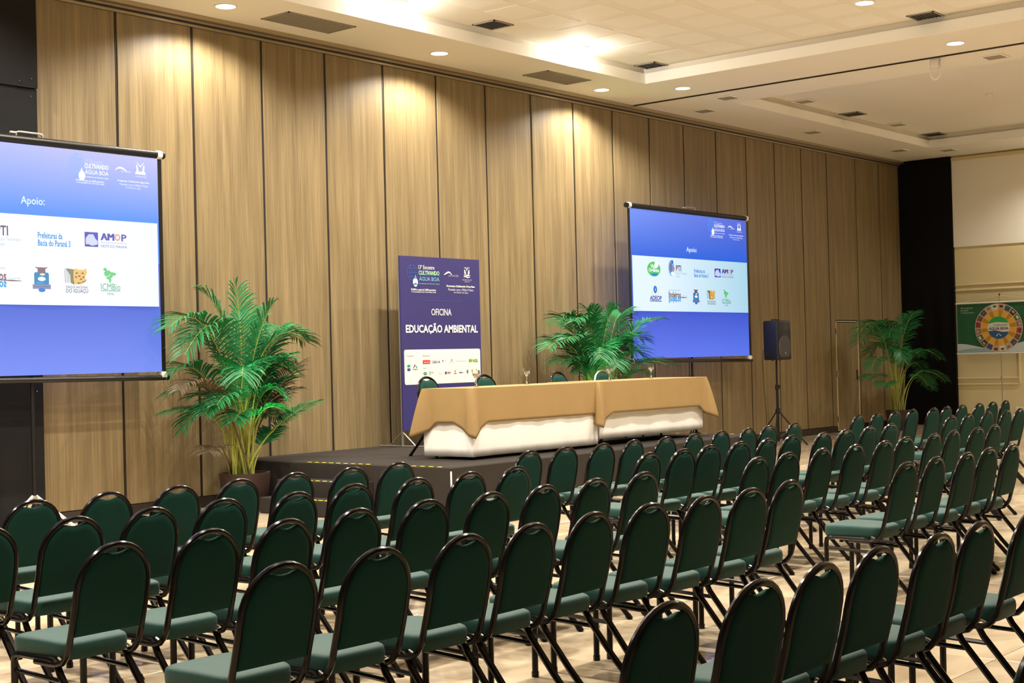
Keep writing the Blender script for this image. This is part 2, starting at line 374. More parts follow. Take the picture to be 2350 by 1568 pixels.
# ------------------------------------------------------------------ ceiling fittings
def downlight(x, y, z, label, lit=True, group=None):
    t = empty('downlight', (x, y, z), 0, label, 'light', group)
    MB().lathe([(0.135, 0.0), (0.132, -0.008), (0.115, -0.010), (0.113, 0.0)], n=24).build('trim_ring', M['whitepl'], t)
    MB().lathe([(0.113, -0.006), (0.08, -0.012), (0.0, -0.014)], n=24).build('lens', M['lamp'], t)
    return t
ll = ['lit round downlight above the left end of the wood panels', 'lit round downlight over the middle of the wood panels', 'lit round downlight over the stage near the coffer corner']
for (x, y), s_ in zip(LAMPS[:3], ll): downlight(x, y, H, s_)
downlight(LAMPS2[0][0], LAMPS2[0][1], H, 'lit round downlight beside the ceiling track near the panelled wall')
downlight(LAMPS2[1][0], LAMPS2[1][1], H, 'lit round downlight beside the ceiling track at upper right')
for (x, y), s_ in zip([(12.75, -1.5), (16.45, -1.5), (16.97, -5.64)], ['glowing lamp under the upper ceiling near the left coffer vent', 'glowing lamp under the upper ceiling before the coffer corner', 'glowing lamp at the top edge of the photo in the lit coffer']):
    downlight(x, y, H + 0.242, s_)
def grille(x0, x1, y0, y1, z, m, n, label, group=None):
    t = empty('air_vent', ((x0 + x1) / 2, (y0 + y1) / 2, z), 0, label, 'vent', group); a = (x1 - x0) / 2; c = (y1 - y0) / 2
    MB().box(-a, a, -c, -c + .02, -.012, 0).box(-a, a, c - .02, c, -.012, 0).box(-a, -a + .02, -c, c, -.012, 0).box(a - .02, a, -c, c, -.012, 0).build('frame', M['vent'], t, smooth=False)
    MB().box(-a + .02, a - .02, -c + .02, c - .02, -.004, 0).build('backing', m, t, smooth=False)
    for k in range(n):
        y = -c + .03 + (2 * c - .06) * (k + .5) / n
        MB().box(-a + .02, a - .02, y - .006, y + .002, -.010, -.003).build('slat', m, t, smooth=False)
grille(11.43, 12.53, -1.0, -0.5, H, M['vent'], 12, 'long grey ceiling vent above the wood panels, left one')
grille(16.41, 17.46, -0.96, -0.49, H, M['vent'], 12, 'long grey ceiling vent above the wood panels, near the coffer corner')
for x, y, s_ in [(14.48, -1.57, 'black square ceiling vent at the edge of the lit coffer, left one'), (18.24, -1.53, 'black square ceiling vent in the corner of the lit coffer'),
                 (18.24, -5.9, 'black square ceiling vent at the top right of the lit coffer'), (24.76, -1.62, 'black square vent in the dim coffer, nearer one'), (28.40, -1.63, 'black square vent in the dim coffer by its far corner')]:
    grille(x - .2, x + .2, y - .19, y + .19, H + .242, M['ventdark'], 6, s_)
def hatch(x, y, z, label):
    t = tag(MB().rbox(-.17, .17, -.17, .17, -.012, 0, .004).build('unlit_light', M['plaster2'], smooth=False), label, 'light', 'unlit square ceiling lights in the dim bay'); t.location = (x, y, z)
    MB().box(-.13, .13, -.13, .13, -.015, -.010).build('diffuser', M['vent'], t, smooth=False)
for x, y, z, s_ in [(20.32, -1.6, H, 'unlit square ceiling light just beyond the track near the wood wall'), (21.1, -.67, H, 'unlit square ceiling light close above the wood panels, nearest one'),
                    (24.72, -.8, H, 'unlit square ceiling light close above the wood panels, second one'), (28.4, -.85, H, 'unlit square ceiling light above the wood panels near the black drape'),
                    (20.39, -5.99, H, 'unlit square ceiling light just beyond the track at upper right'), (29.18, -1.59, H, 'unlit square ceiling light over the black drape'),
                    (22.84, -1.65, H + .242, 'unlit square light inside the dim coffer, nearer one'), (26.6, -1.66, H + .242, 'unlit square light inside the dim coffer, farther one')]:
    hatch(x, y, z, s_)
sd = tag(MB().lathe([(0, -.07), (.03, -.07), (.035, -.045), (.06, -.03), (.065, 0)], n=16).build('smoke_detector', M['whitepl']), 'small white smoke detector in the dim coffer', 'smoke detector'); sd.location = (24.7, -4.23, H + .242)
hk = empty('track_hanger', (19.84, -5.34, H), 0, 'white loop hanger below the ceiling track', 'hanger')
MB().rbox(-.05, .05, -.06, .06, -.14, 0, .01).build('hanger_block', M['whitepl'], hk, smooth=False)
MB().tube([(-0.02, -.075, -.02), (-0.02, -.075, -.22), (-.02, -.06, -.27), (-.02, -.03, -.305), (-.02, 0, -.315), (-.02, .03, -.305), (-.02, .06, -.27), (-.02, .075, -.22), (-.02, .075, -.02)], .011, 8).build('loop', M['whitepl'], hk)

# ================================================================== STAGE
st = empty('stage', (11.2, 0, 0), 0, 'low charcoal carpeted stage with steps on its left side', 'stage')
b = MB(); b.rbox(0, 6.2, -3.6, -0.03, 0.0, 0.54, 0.012); b.build('platform', M['carpet'], st, smooth=False)
MB().rbox(-0.26, 0, -2.45, -1.15, 0, 0.36, 0.01).build('step', M['carpet'], st, smooth=False)
MB().rbox(-0.52, -0.26, -2.45, -1.15, 0, 0.18, 0.01).build('step', M['carpet'], st, smooth=False)
tp = MB().box(0, .02, 0, .055, 0, .004).build('tape_mark', M['yellow'], st, smooth=False, loc=(0.004, -1.44, .54))
for k in range(1, 9): inst(tp, st, (0.004, -1.44 - k * .118, .54))
for k in range(6): inst(tp, st, (0.004, -2.83 - k * .125, .54))
for k in range(9): inst(tp, st, (-0.254, -1.5 - k * .115, .36))
for k in range(9): inst(tp, st, (-0.514, -1.6 - k * .095, .18))
for k in range(7): 
    inst(tp, st, (6.175, -0.6 - k * .45, .54)); 
MB().box(-.004, .004, -3.606, -3.59, .2, .5).build('corner_tape', M['white'], st, smooth=False)

# tables
def table(name, ox, oy, rz, L, W, label):
    t = empty(name, (ox, oy, .54), rz, label, 'table', 'speakers tables on the stage')
    MB().rbox(0, L, 0, W, .755, .785, .006).build('tabletop', M['table'], t, smooth=False)
    for x in (.12, L - .12):
        for y in (.08, W - .08):
            MB().tube([(x, y, 0), (x, y, .755)], .018, 8).build('leg', M['black'], t)
    return t
def cloth(name, ox, oy, rz, L, W, z1, z0, corner, flare, mt, label, cat, cat2, ins=0.0, extra=0.17, wav=.006, seed=0, cuts=(1, 1, 1, 1)):
    rnd = random.Random(seed); pts = []
    # perimeter (outset by ins), counter clockwise from front left
    cs = [(0, 0), (L, 0), (L, W), (0, W)]
    for e in range(4):
        a = Vector(cs[e]); c = Vector(cs[(e + 1) % 4]); ln = (c - a).length; d = (c - a) / ln; nrm = Vector((d.y, -d.x)); n = max(12, int(ln / .03))
        for k in range(n):
            s_ = ln * k / n; q = a + d * s_; ds, de = s_, ln - s_
            near = min(ds, de); ci = e if ds < de else (e + 1) % 4; cw = cuts[ci]
            cdir = Vector((-1 if ci in (0, 3) else 1, -1 if ci in (0, 1) else 1)).normalized()
            wgt = max(0, 1 - near / .24) * cw; w2 = max(0, 1 - near / .09) * cw
            dent = math.exp(-((near - .13) / .045) ** 2) * cw
            pts.append((q, nrm, cdir, wgt, w2, dent, s_ + e * 3.3))
    b = MB(); n = len(pts); R = 12 if corner else 8; vs = []
    for j in range(R + 1):
        t = j / R
        for (q, nrm, cdir, wgt, w2, dent, s_) in pts:
            drop = (z1 - z0) * t + extra * wgt ** 1.2 * t * corner
            off = nrm * (.004 + ins + flare * t + wav * t * (math.sin(s_ * 9 + seed) + .6 * math.sin(s_ * 23 + 2 * seed))) + cdir * ((.15 * w2) * (t ** .8) * corner) - nrm * (.016 * dent * t * corner)
            p = q + off; vs.append((p.x, p.y, z1 - drop + (.006 if j == 0 else 0)))
    fs = []
    for j in range(R):
        for k in range(n):
            k2 = (k + 1) % n; fs.append((j * n + k, (j + 1) * n + k, (j + 1) * n + k2, j * n + k2))
    fs.append(tuple(range(n)))
    b.add(vs, fs); o = b.build(name, mt, smooth=True, ang=50); o.location = (ox, oy, 0); o.rotation_euler = (0, 0, rz)
    tag(o, label, cat, cat2)
    md = o.modifiers.new('thick', 'SOLIDIFY'); md.thickness = .003; md.offset = 1
    return o
RZ2 = 0.0
t1 = table('folding_table', 12.12, -3.10, 0, 2.36, .74, 'left folding table on the stage, hidden under white and tan cloths')
t2 = table('folding_table', 14.52, -3.12, RZ2, 2.44, .74, 'right folding table on the stage, hidden under white and tan cloths')
cloth('tablecloth', 12.12, -3.10, 0, 2.36, .74, 1.331, .575, 0, -.015, M['white'], 'long white cloth skirt hanging around the left stage table', 'tablecloth', 'white table skirts', .004, wav=.006, seed=1)
cloth('tablecloth', 14.53, -3.09, RZ2, 2.40, .74, 1.331, .635, 0, -.015, M['white'], 'long white cloth skirt hanging around the right stage table', 'tablecloth', 'white table skirts', .004, wav=.006, seed=2)
cloth('tablecloth', 12.12, -3.10, 0, 2.36, .74, 1.338, .955, 1, .02, M['tan'], 'tan overcloth with pointed corners on the left stage table', 'tablecloth', 'tan overcloths', .012, wav=.004, seed=3, cuts=(1, 0, 0, 1))
cloth('tablecloth', 14.47, -3.13, RZ2, 2.50, .79, 1.343, .955, 1, .02, M['tan'], 'tan overcloth with pointed corners on the right stage table', 'tablecloth', 'tan overcloths', .018, wav=.004, seed=4)

# goblets
g0 = empty('water_goblet', (12.67, -2.7, 1.346), 0, 'stemmed goblet of water at the left end of the tan table', 'glass', 'water goblets on the stage tables')
MB().lathe([(0, 0), (.033, 0), (.034, .003), (.010, .010), (.0055, .03), (.005, .075), (.009, .095), (.024, .110), (.041, .135), (.045, .160), (.042, .195), (.0405, .195), (.043, .160), (.039, .137), (.022, .114), (0, .105)], n=20).build('glass_bowl', M['glass'], g0)
MB().lathe([(0, .1065), (.021, .1155), (.0375, .138), (.0415, .158), (0, .158)], n=20).build('water', M['water'], g0)
for x, y, s_ in [(13.6, -2.7, 'stemmed goblet of water on the left table right of the banner'), (15.28, -2.72, 'stemmed goblet of water on the right table before a silver rimmed chair'), (16.25, -2.72, 'stemmed goblet of water nearest the right end of the tables')]:
    dup(g0, (x, y, 1.351), 0.3, s_)

# ================================================================== CHAIRS
def chair(frame_m, name='banquet_chair'):
    t = empty(name, (0, 0, 0), 0, '', 'chair')
    hw = .187
    # back frame: hoop; y as function of height
    def yb(z): return (.9 - z) * .205 + max(0, .60 - z) * .08 - .012
    pts = []
    for z in np.linspace(.44, .68, 5): pts.append((-hw - .0 * z, yb(z), float(z)))
    for k in range(1, 16):
        a = PI - PI * k / 16; z = .69 + .198 * math.sin(a) ** .92; pts.append((hw * math.cos(a), yb(z), z))
    for z in np.linspace(.68, .44, 5): pts.append((hw, yb(z), float(z)))
    L0 = [(-hw, .34, .372), (-hw, .24, .372), (-hw, .175, .374), (-hw, .140, .384), (-hw, .118, .405)]
    full = L0 + pts + [(-a, b_, c) for a, b_, c in L0[::-1]]
    MB().tube(full, .0145, 8).build('back_frame', frame_m, t)
    # backrest pad with hand slot
    b = MB(); R = []
    def out(k, n):  # outline of pad: u from -1..1
        pass
    prof = []; hwp = hw - .012
    zs = [.498] + list(np.linspace(.512, .68, 5))
    for z in zs: prof.append((-hwp, float(z)))
    for k in range(1, 20):
        a = PI - PI * k / 20; x = hwp * math.cos(a); z = .69 + .186 * math.sin(a) ** .92
        d = max(0, 1 - (abs(x) / .075) ** 2); z2 = min(z, z if d == 0 else .868 - .020 * d)
        prof.append((x, z2))
    for z in zs[::-1]: prof.append((hwp, float(z)))
    def layer(ins, off):
        cx, cz = 0, .66; r = []
        for x, z in prof:
            k = 1 - ins / .19; kz = 1 - ins / .21
            xx, zz = cx + (x - cx) * k, cz + (z - cz) * kz
            r.append((xx, yb(zz) + off, zz))
        return r
    ls = [layer(.04, -.020), layer(.012, -.0165), layer(.0, -.008), layer(0, .006), layer(.010, .022), layer(.035, .034)]
    n = len(prof); vs = [p for l_ in ls for p in l_]; fs = []
    for j in range(len(ls) - 1):
        for k in range(n): fs.append((j * n + k, j * n + (k + 1) % n, (j + 1) * n + (k + 1) % n, (j + 1) * n + k))
    c0 = len(vs); vs.append((0, yb(.66) - .021, .66)); vs.append((0, yb(.66) + .038, .66))
    for k in range(n): fs.append((c0, (k + 1) % n, k)); fs.append((c0 + 1, (len(ls) - 1) * n + k, (len(ls) - 1) * n + (k + 1) % n))
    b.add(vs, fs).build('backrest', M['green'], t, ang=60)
    # seat cushion
    def se(p, q, y0, y1, x0b, x1f):
        r = []
        for k in range(28):
            a = 2 * PI * k / 28; cx = math.copysign(abs(math.cos(a)) ** .35, math.cos(a)); cy = math.copysign(abs(math.sin(a)) ** .35, math.sin(a))
            y = (y0 + y1) / 2 + (y1 - y0) / 2 * cy; wf_ = x0b + (x1f - x0b) * (y - y0) / (y1 - y0); r.append((wf_ * cx, y))
        return r
    ls = []
    for ins, z in ((.014, .386), (.003, .389), (0, .398), (-.002, .430), (.0, .450), (.005, .4585), (.016, .4645), (.06, .470)):
        r = se(0, 0, .118 + ins, .545 - ins, .172 - ins, .195 - ins); ls.append([(x, y, z + .008 * math.sin((y - .1) * 6)) for x, y in r])
    n = 28; vs = [p for l_ in ls for p in l_]; fs = [tuple(range(n - 1, -1, -1)), tuple((len(ls) - 1) * n + k for k in range(n))]
    for j in range(len(ls) - 1):
        for k in range(n): fs.append((j * n + k, j * n + (k + 1) % n, (j + 1) * n + (k + 1) % n, (j + 1) * n + k))
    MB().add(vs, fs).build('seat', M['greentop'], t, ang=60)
    # seat frame: side rails + cross bars
    b = MB()
    for s_ in (-1, 1): b.tube([(s_ * .182, .47, .388), (s_ * .182, .23, .388)], .015, 8)
    b.tube([(-.182, .44, .386), (.182, .44, .386)], .010, 6).tube([(-.182, .22, .384), (.182, .22, .384)], .010, 6)
    b.build('seat_frame', frame_m, t)
    for s_ in (-1, 1):
        x = s_ * .182
        MB().tube([(x, .46, .388), (x, .49, .384), (x, .507, .370), (x, .512, .345), (x, .513, .2), (x, .515, .02)], .0165, 8).tube([(x, .515, .0), (x, .515, .028)], .0195, 8).build('leg', frame_m, t)
        MB().tube([(x, .24, .388), (x, .210, .385), (x, .186, .368), (x, .165, .33), (x, .03, .166), (x, -.105, .02)], .0165, 8).tube([(x, -.122, .0), (x, -.100, .026)], .0195, 8).build('leg', frame_m, t)
        MB().tube([(x, .512, .315), (x, .155, .300)], .011, 6).build('stretcher', frame_m, t)
        MB().tube([(x * 1.0 + s_ * .0, .155, .395), (x, .175, .402), (x - s_ * .03, .19, .398), (x - s_ * .04, .175, .388), (x - s_ * .02, .155, .385)], .006, 6, closed=True).build('link_clip', M['chrome'], t)
    return t
silver = mat('silver_steel_frame', rgb(170, 168, 160), 0.25, 0.85)
ch0 = chair(M['frame'])
rows = {
 'AL': [(4.758, -6.101), (5.284, -6.085), (5.771, -6.14), (6.299, -6.112), (6.844, -6.06), (7.37, -6.083), (7.873, -6.071)],
 'AM': [(9.28, -6.213), (9.791, -6.197), (10.265, -6.25), (10.795, -6.209), (11.276, -6.24), (11.776, -6.233), (12.295, -6.213), (12.78, -6.236), (13.313, -6.17), (13.862, -6.17)],
 'AR': [(15.75, -5.99), (16.255, -5.99), (16.763, -5.99), (17.262, -5.99), (17.717, -6.07), (18.213, -6.037), (18.72, -6.042), (19.234, -6.07), (19.745, -6.057), (20.281, -6.035)],
 'BL': [(3.80, -7.2), (4.307, -7.202), (4.802, -7.183), (5.313, -7.16), (5.798, -7.238), (6.346, -7.162), (6.852, -7.224), (7.361, -7.24), (7.883, -7.217)],
 'BM': [(9.378, -7.34), (9.867, -7.34), (10.371, -7.276), (10.833, -7.294), (11.30, -7.296), (11.795, -7.268), (12.292, -7.329), (12.856, -7.279), (13.379, -7.27), (13.889, -7.26)],
 'BR': [(15.681, -7.16), (16.171, -7.16), (16.671, -7.189), (17.133, -7.24), (17.612, -7.223)],
 'CL': [(3.761, -8.345), (4.282, -8.336), (4.751, -8.338), (5.27, -8.3), (5.787, -8.314), (6.279, -8.352), (6.778, -8.349), (7.267, -8.368), (7.796, -8.37)],
 'CM': [(9.236, -8.388), (9.75, -8.356), (10.257, -8.378), (10.742, -8.42), (11.258, -8.43), (11.796, -8.373), (12.339, -8.395), (12.883, -8.35), (13.366, -8.384), (13.885, -8.35)],
 'DL': [(3.697, -9.51), (4.191, -9.54), (4.704, -9.554), (5.163, -9.558), (5.672, -9.529), (6.146, -9.544), (6.602, -9.587), (7.082, -9.587), (7.614, -9.539)],
 'DM': [(9.143, -9.581), (9.663, -9.562), (10.134, -9.595), (10.663, -9.55), (11.122, -9.556)],
 'EL': [(3.699, -11.27), (4.216, -11.288), (4.672, -11.283), (5.156, -11.27), (5.643, -11.301), (6.113, -11.287), (6.64, -11.32)],
}
RN = dict(A='front row', B='second row', C='third row', D='fourth row', E='fifth row')
BN = dict(L='left block', M='middle block', R='far right block')
ORD = ['first', 'second', 'third', 'fourth', 'fifth', 'sixth', 'seventh', 'eighth', 'ninth', 'tenth', 'eleventh']
rc = random.Random(3); used = False
def put(x, y, rz, label, group, scale=1.0, z=0.0, src=ch0):
    # (x, y) is where the top of the hoop stands
    global used
    if src is ch0 and not used:
        used = True; src.location = (x, y, z); src.rotation_euler = (0, 0, rz); src['label'] = label; src['group'] = group; return src
    return dup(src, (x, y, z), rz, label, group, scale)
for k in rows:
    r = rows[k]
    for i, (x, y) in enumerate(r):
        pos = ORD[i] + ' from the left' if i < len(r) - 1 else 'rightmost'
        if i == 0: pos = 'leftmost'
        if i == len(r) - 2 and len(r) > 4: pos = 'second from the right'
        put(x, y, rc.uniform(-.035, .035), 'green hoop-back chair, ' + pos + ' in the ' + RN[k[0]] + ', ' + BN[k[1]], 'banquet chairs in rows facing the stage')
put(3.96, -12.34, 0.0, 'green hoop-back chair cropped by the bottom right corner, nearest the camera', 'banquet chairs in rows facing the stage')
# chairs behind the tables, facing the audience
ch_s = chair(silver)
gS = 'chairs behind the stage tables'
for x, rz, s_, src in [(12.63, .05, 'green hoop-back chair behind the left end of the stage tables', ch0), (13.68, -.04, 'green hoop-back chair partly behind the left goblet and banner', ch0), (15.18, .03, 'green hoop-back chair before the middle palm, dark frame', ch0)]:
    put(x, -1.95, PI + rz, s_, gS, 1.045, .54, src)
ch_s.location = (16.18, -1.95, .54); ch_s.rotation_euler = (0, 0, PI - .05); ch_s.scale = (1.045,) * 3
tag(ch_s, 'green hoop-back chair with silver frame behind the right stage table', 'chair', gS)

# ================================================================== FLAT PRINT HELPERS (local plane x-z, facing -y)
def text_mesh(s, bold=0.0, shear=0.0):
    cu = bpy.data.curves.new('t', 'FONT'); cu.body = s; cu.size = 1; cu.offset = bold; cu.shear = shear; cu.resolution_u = 2
    o = bpy.data.objects.new('t', cu); me = o.to_mesh()
    v = [tuple(p.co) for p in me.vertices]; f = [tuple(p.vertices) for p in me.polygons]
    o.to_mesh_clear(); bpy.data.objects.remove(o); bpy.data.curves.remove(cu); return v, f
def lettering(parent, s, x0, x1, zc, h, m, d=.004, bold=0.0, name='lettering', flip=False, shear=0.0):
    v, f = text_mesh(s, bold, shear)
    if not v: return
    xs = [p[0] for p in v]; ys = [p[1] for p in v]; a, c = min(xs), max(xs); e, g = min(ys), max(ys)
    kx = (x1 - x0) / (c - a); kz = h / (g - e); sg = -1 if flip else 1
    b = MB(); b.add([(x0 + (p[0] - a) * kx, -d, zc + sg * (p[1] - (e + g) / 2) * kz) for p in v], f if not flip else [q[::-1] for q in f])
    return b.build(name, m, parent, smooth=False)
def poly(parent, pts, m, d=.003, name='logo'):
    return MB().add([(x, -d, z) for x, z in pts], [tuple(range(len(pts)))]).build(name, m, parent, smooth=False)
def rect(parent, x0, x1, z0, z1, m, d=.003, name='logo', r=0):
    if r:
        p = []
        for cx, cz, a0 in ((x1 - r, z0 + r, -90), (x1 - r, z1 - r, 0), (x0 + r, z1 - r, 90), (x0 + r, z0 + r, 180)):
            for k in range(7): a = math.radians(a0 + 15 * k); p.append((cx + r * math.cos(a), cz + r * math.sin(a)))
        return poly(parent, p, m, d, name)
    return poly(parent, [(x0, z0), (x1, z0), (x1, z1), (x0, z1)], m, d, name)
def disc(parent, x, z, rx, rz, m, d=.003, n=28, name='logo'):
    return poly(parent, [(x + rx * math.cos(2 * PI * k / n), z + rz * math.sin(2 * PI * k / n)) for k in range(n)], m, d, name)
def arc_band(b, x, z, rx, rz, a0, a1, w_, d, n=24):
    vs = []; 
    for k in range(n + 1):
        a = math.radians(a0 + (a1 - a0) * k / n); vs += [(x + rx * math.cos(a), -d, z + rz * math.sin(a)), (x + (rx - w_) * math.cos(a), -d, z + (rz - w_) * math.sin(a))]
    b.add(vs, [(2 * k, 2 * k + 1, 2 * k + 3, 2 * k + 2) for k in range(n)])
def globe(parent, x, z, rx, rz, w_, m, d=.003):
    b = MB(); arc_band(b, x, z, rx, rz, 0, 360, w_, d); arc_band(b, x, z, rx * .5, rz, 0, 360, w_, d)
    b.add([(x - w_ / 2, -d, z - rz), (x + w_ / 2, -d, z - rz), (x + w_ / 2, -d, z + rz), (x - w_ / 2, -d, z + rz)], [(0, 1, 2, 3)])
    for zz in (-.5, 0, .5):
        q = rx * math.sqrt(1 - zz * zz); b.add([(x - q, -d, z + zz * rz - w_ / 2), (x + q, -d, z + zz * rz - w_ / 2), (x + q, -d, z + zz * rz + w_ / 2), (x - q, -d, z + zz * rz + w_ / 2)], [(0, 1, 2, 3)])
    return b.build('globe_logo', m, parent, smooth=False)
def drop(parent, x, z, w_, h, m, d=.005):
    p = []
    for k in range(20):
        a = -PI / 2 - PI * .80 + 2 * PI * .80 * k / 19
        p.append((x + w_ * math.cos(a), z - h * .5 + w_ * 1.25 + w_ * 1.25 * math.sin(a)))
    p.append((x + w_ * .25, z + h * .28)); p.append((x, z + h * .5)); p.append((x - w_ * .25, z + h * .28)); return poly(parent, p, m, d, 'drop_logo')
def strip(parent, pts, w_, m, d=.004, name='logo'):
    vs = []; n = len(pts)
    for i, (x, z) in enumerate(pts):
        a = pts[max(0, i - 1)]; c = pts[min(n - 1, i + 1)]; dx, dz = c[0] - a[0], c[1] - a[1]; L = math.hypot(dx, dz) or 1
        ww = w_ * (.35 + .65 * math.sin(PI * i / (n - 1))) / 2
        vs += [(x + dz / L * ww, -d, z - dx / L * ww), (x - dz / L * ww, -d, z + dx / L * ww)]
    return MB().add(vs, [(2 * k, 2 * k + 2, 2 * k + 3, 2 * k + 1) for k in range(n - 1)]).build(name, m, parent, smooth=False)
def tiny(parent, x0, x1, zc, h, m, d=.004, seed=0, words=4, name='lettering', text=None):
    return lettering(parent, text, x0, x1, zc, h, m, d, .01, name)

# ================================================================== PROJECTION SCREENS
def screen_mat(name, top, mid, bot0, bot1, tr, z0, z1, zb, zm, xa, xb, es):
    m = bpy.data.materials.new(name); m.use_nodes = True; n, l = nt(m); b = n['Principled BSDF']
    tc = n.new('ShaderNodeTexCoord'); sp = n.new('ShaderNodeSeparateXYZ'); l.new(tc.outputs['Object'], sp.inputs[0])
    def mr(sock, a, c):
        q = n.new('ShaderNodeMapRange'); q.inputs[1].default_value = a; q.inputs[2].default_value = c; l.new(sock, q.inputs[0]); return q.outputs[0]
    def mix(fac, a, c):
        q = n.new('ShaderNodeMix'); q.data_type = 'RGBA'; l.new(fac, q.inputs[0])
        for i, s_ in ((6, a), (7, c)):
            if isinstance(s_, tuple): q.inputs[i].default_value = s_
            else: l.new(s_, q.inputs[i])
        return q.outputs[2]
    hx = mr(sp.outputs[0], xa, xb)
    up_ = mix(mr(sp.outputs[2], zm, z1), mid, top); up_ = mix(hx, up_, mix(mr(sp.outputs[2], zm, z1), mid, tr))
    lo = mix(mr(sp.outputs[2], z0, zb), bot0, bot1)
    st_ = n.new('ShaderNodeMath'); st_.operation = 'GREATER_THAN'; l.new(sp.outputs[2], st_.inputs[0]); st_.inputs[1].default_value = (zb + zm) / 2
    c = mix(st_.outputs[0], lo, up_)
    l.new(c, b.inputs['Emission Color']); b.inputs['Emission Strength'].default_value = es
    b.inputs['Base Color'].default_value = (.03, .03, .05, 1); b.inputs['Roughness'].default_value = 0.9; b.inputs['Specular IOR Level'].default_value = 0.05
    return m
def band_mat(name, ca, cb, xa, xb, es):
    m = bpy.data.materials.new(name); m.use_nodes = True; n, l = nt(m); b = n['Principled BSDF']
    tc = n.new('ShaderNodeTexCoord'); sp = n.new('ShaderNodeSeparateXYZ'); l.new(tc.outputs['Object'], sp.inputs[0])
    q = n.new('ShaderNodeMapRange'); q.inputs[1].default_value = xa; q.inputs[2].default_value = xb; l.new(sp.outputs[0], q.inputs[0])
    k = n.new('ShaderNodeMix'); k.data_type = 'RGBA'; k.inputs[6].default_value = ca; k.inputs[7].default_value = cb; l.new(q.outputs[0], k.inputs[0])
    l.new(k.outputs[2], b.inputs['Emission Color']); b.inputs['Emission Strength'].default_value = es; b.inputs['Base Color'].default_value = (.03, .03, .03, 1); b.inputs['Specular IOR Level'].default_value = 0.05
    return m
def proj_screen(xc, hw, zb, zt, bar_tilt, label, X, Z, mfab, mband, pal, legcol, feet, zf):
    t = empty('projection_screen', (xc, -.6, 0), 0, label, 'projection screen')
    # fabric hangs with soft ripples towards the foot
    def fab(u, v):
        x = -hw + 2 * hw * u; z = zb + (zt - zb) * v
        return (x, -.010 - .012 * (1 - v) * math.sin(u * 16 + (1 - v) * 3) * min(1, 6 * u, 6 * (1 - u)) + .0, z)
    MB().grid(fab, 60, 24).build('fabric', mfab, t)
    for s_ in (-1, 1):
        MB().box(s_ * hw - (.055 if s_ < 0 else 0), s_ * hw + (.055 if s_ > 0 else 0), -.008, .0, zb - .01, zt + .01).build('border', M['black'], t, smooth=False)
    a, c = -hw - .09, hw + .09
    MB().tube([(a, 0, zt + .045), (c, 0, zt + .045)], .042, 12).build('case', M['black'], t)
    MB().tube([(a, -.0, zb - .035), (c, -.0, zb - .035 - bar_tilt)], .030, 12).build('bottom_bar', M['black'], t)
    for x in (a + .04, c - .10):
        MB().tube([(x, 0, zt + .045), (x + .06, 0, zt + .045)], .050, 12).build('end_cap', M['whitepl'], t)
        MB().tube([(x, 0, zb - .035), (x + .06, 0, zb - .036)], .040, 12).build('end_cap', M['whitepl'], t)
    MB().tube([(-.15, 0, zt + .08), (-.15, 0, zt + .115), (-.12, 0, zt + .125), (.12, 0, zt + .125), (.15, 0, zt + .115), (.15, 0, zt + .08)], .010, 6).tube([(-.22, 0, zt + .11), (-.15, 0, zt + .11)], .014, 8).build('handle', M['steel'], t)
    MB().tube([(0, .05, .12), (0, .05, zt + .04)], .020, 10).build('pole', M['black'], t)
    MB().rbox(-.025, .025, .025, .075, .35, .39, .006).build('tripod_collar', M['steel'], t)
    for (fx, fy) in feet:
        MB().tube([(fx * .04, .05 + fy * .04, .385), (fx, .05 + fy, .03)], .017, 8).tube([(fx, .05 + fy, 0), (fx, .05 + fy, .035)], .022, 8).build('leg', legcol, t)
    # slide
    def x_(v): return X(v) - xc
    P_ = pal
    wb0, wb1 = Z(2.372), Z(3.26)
    rect(t, -hw + .005, x_(22.45), wb0, wb1, mband, .028, 'slide_band')
    sl = bpy.data.objects.new('slide', None); C.objects.link(sl); sl.parent = t; sl.empty_display_size = .1; sl.location = (0, -.030, 0)
    W_ = P_['white']
    def vis(x): return x_(x) > -hw + .02
    globe(sl, x_(21.255), Z(3.868), .10 * P_['k'], .115, .008, P_['globe']); drop(sl, x_(21.325), Z(3.765), .045 * P_['k'], .14, W_)
    lettering(sl, '13º Encontro', x_(21.365), x_(21.63), Z(3.915), .05, P_['pale'])
    lettering(sl, 'CULTIVANDO', x_(21.365), x_(21.715), Z(3.862), .05, W_, bold=.03)
    lettering(sl, 'ÁGUA BOA', x_(21.37), x_(21.715), Z(3.80), .06, W_, bold=.01)
    lettering(sl, 'Cuidando do Planeta Água', x_(21.37), x_(21.715), Z(3.738), .022, W_, bold=.02)
    lettering(sl, 'ITAIPU e mais de 2.000 parceiros', x_(21.24), x_(21.65), Z(3.690), .026, W_, bold=.02)
    lettering(sl, '17 E 18 DE NOVEMBRO DE 2016 - FOZ DO IGUAÇU - BRASIL', x_(21.24), x_(21.65), Z(3.664), .018, W_, bold=.02)
    strip(sl, [(x_(21.82 + .012 * k), Z(3.845 + .035 * math.sin(PI * (k / 14) ** .8))) for k in range(15)], .02, W_, name='wave_logo')
    lettering(sl, 'UN WATER', x_(21.90), x_(22.05), Z(3.838), .016, W_)
    b = MB()
    for s_ in (-1, 1):
        b.add([(x_(22.20) + s_ * .02, -.004, Z(3.85)), (x_(22.20) + s_ * .05, -.004, Z(3.85)), (x_(22.20) + s_ * .055, -.004, Z(3.93)), (x_(22.20) + s_ * .04, -.004, Z(3.93))], [(0, 1, 2, 3)])
        b.add([(x_(22.20), -.004, Z(3.92)), (x_(22.20) + s_ * .045, -.004, Z(3.965)), (x_(22.20) + s_ * .045, -.004, Z(3.955)), (x_(22.20), -.004, Z(3.905))], [(0, 1, 2, 3)])
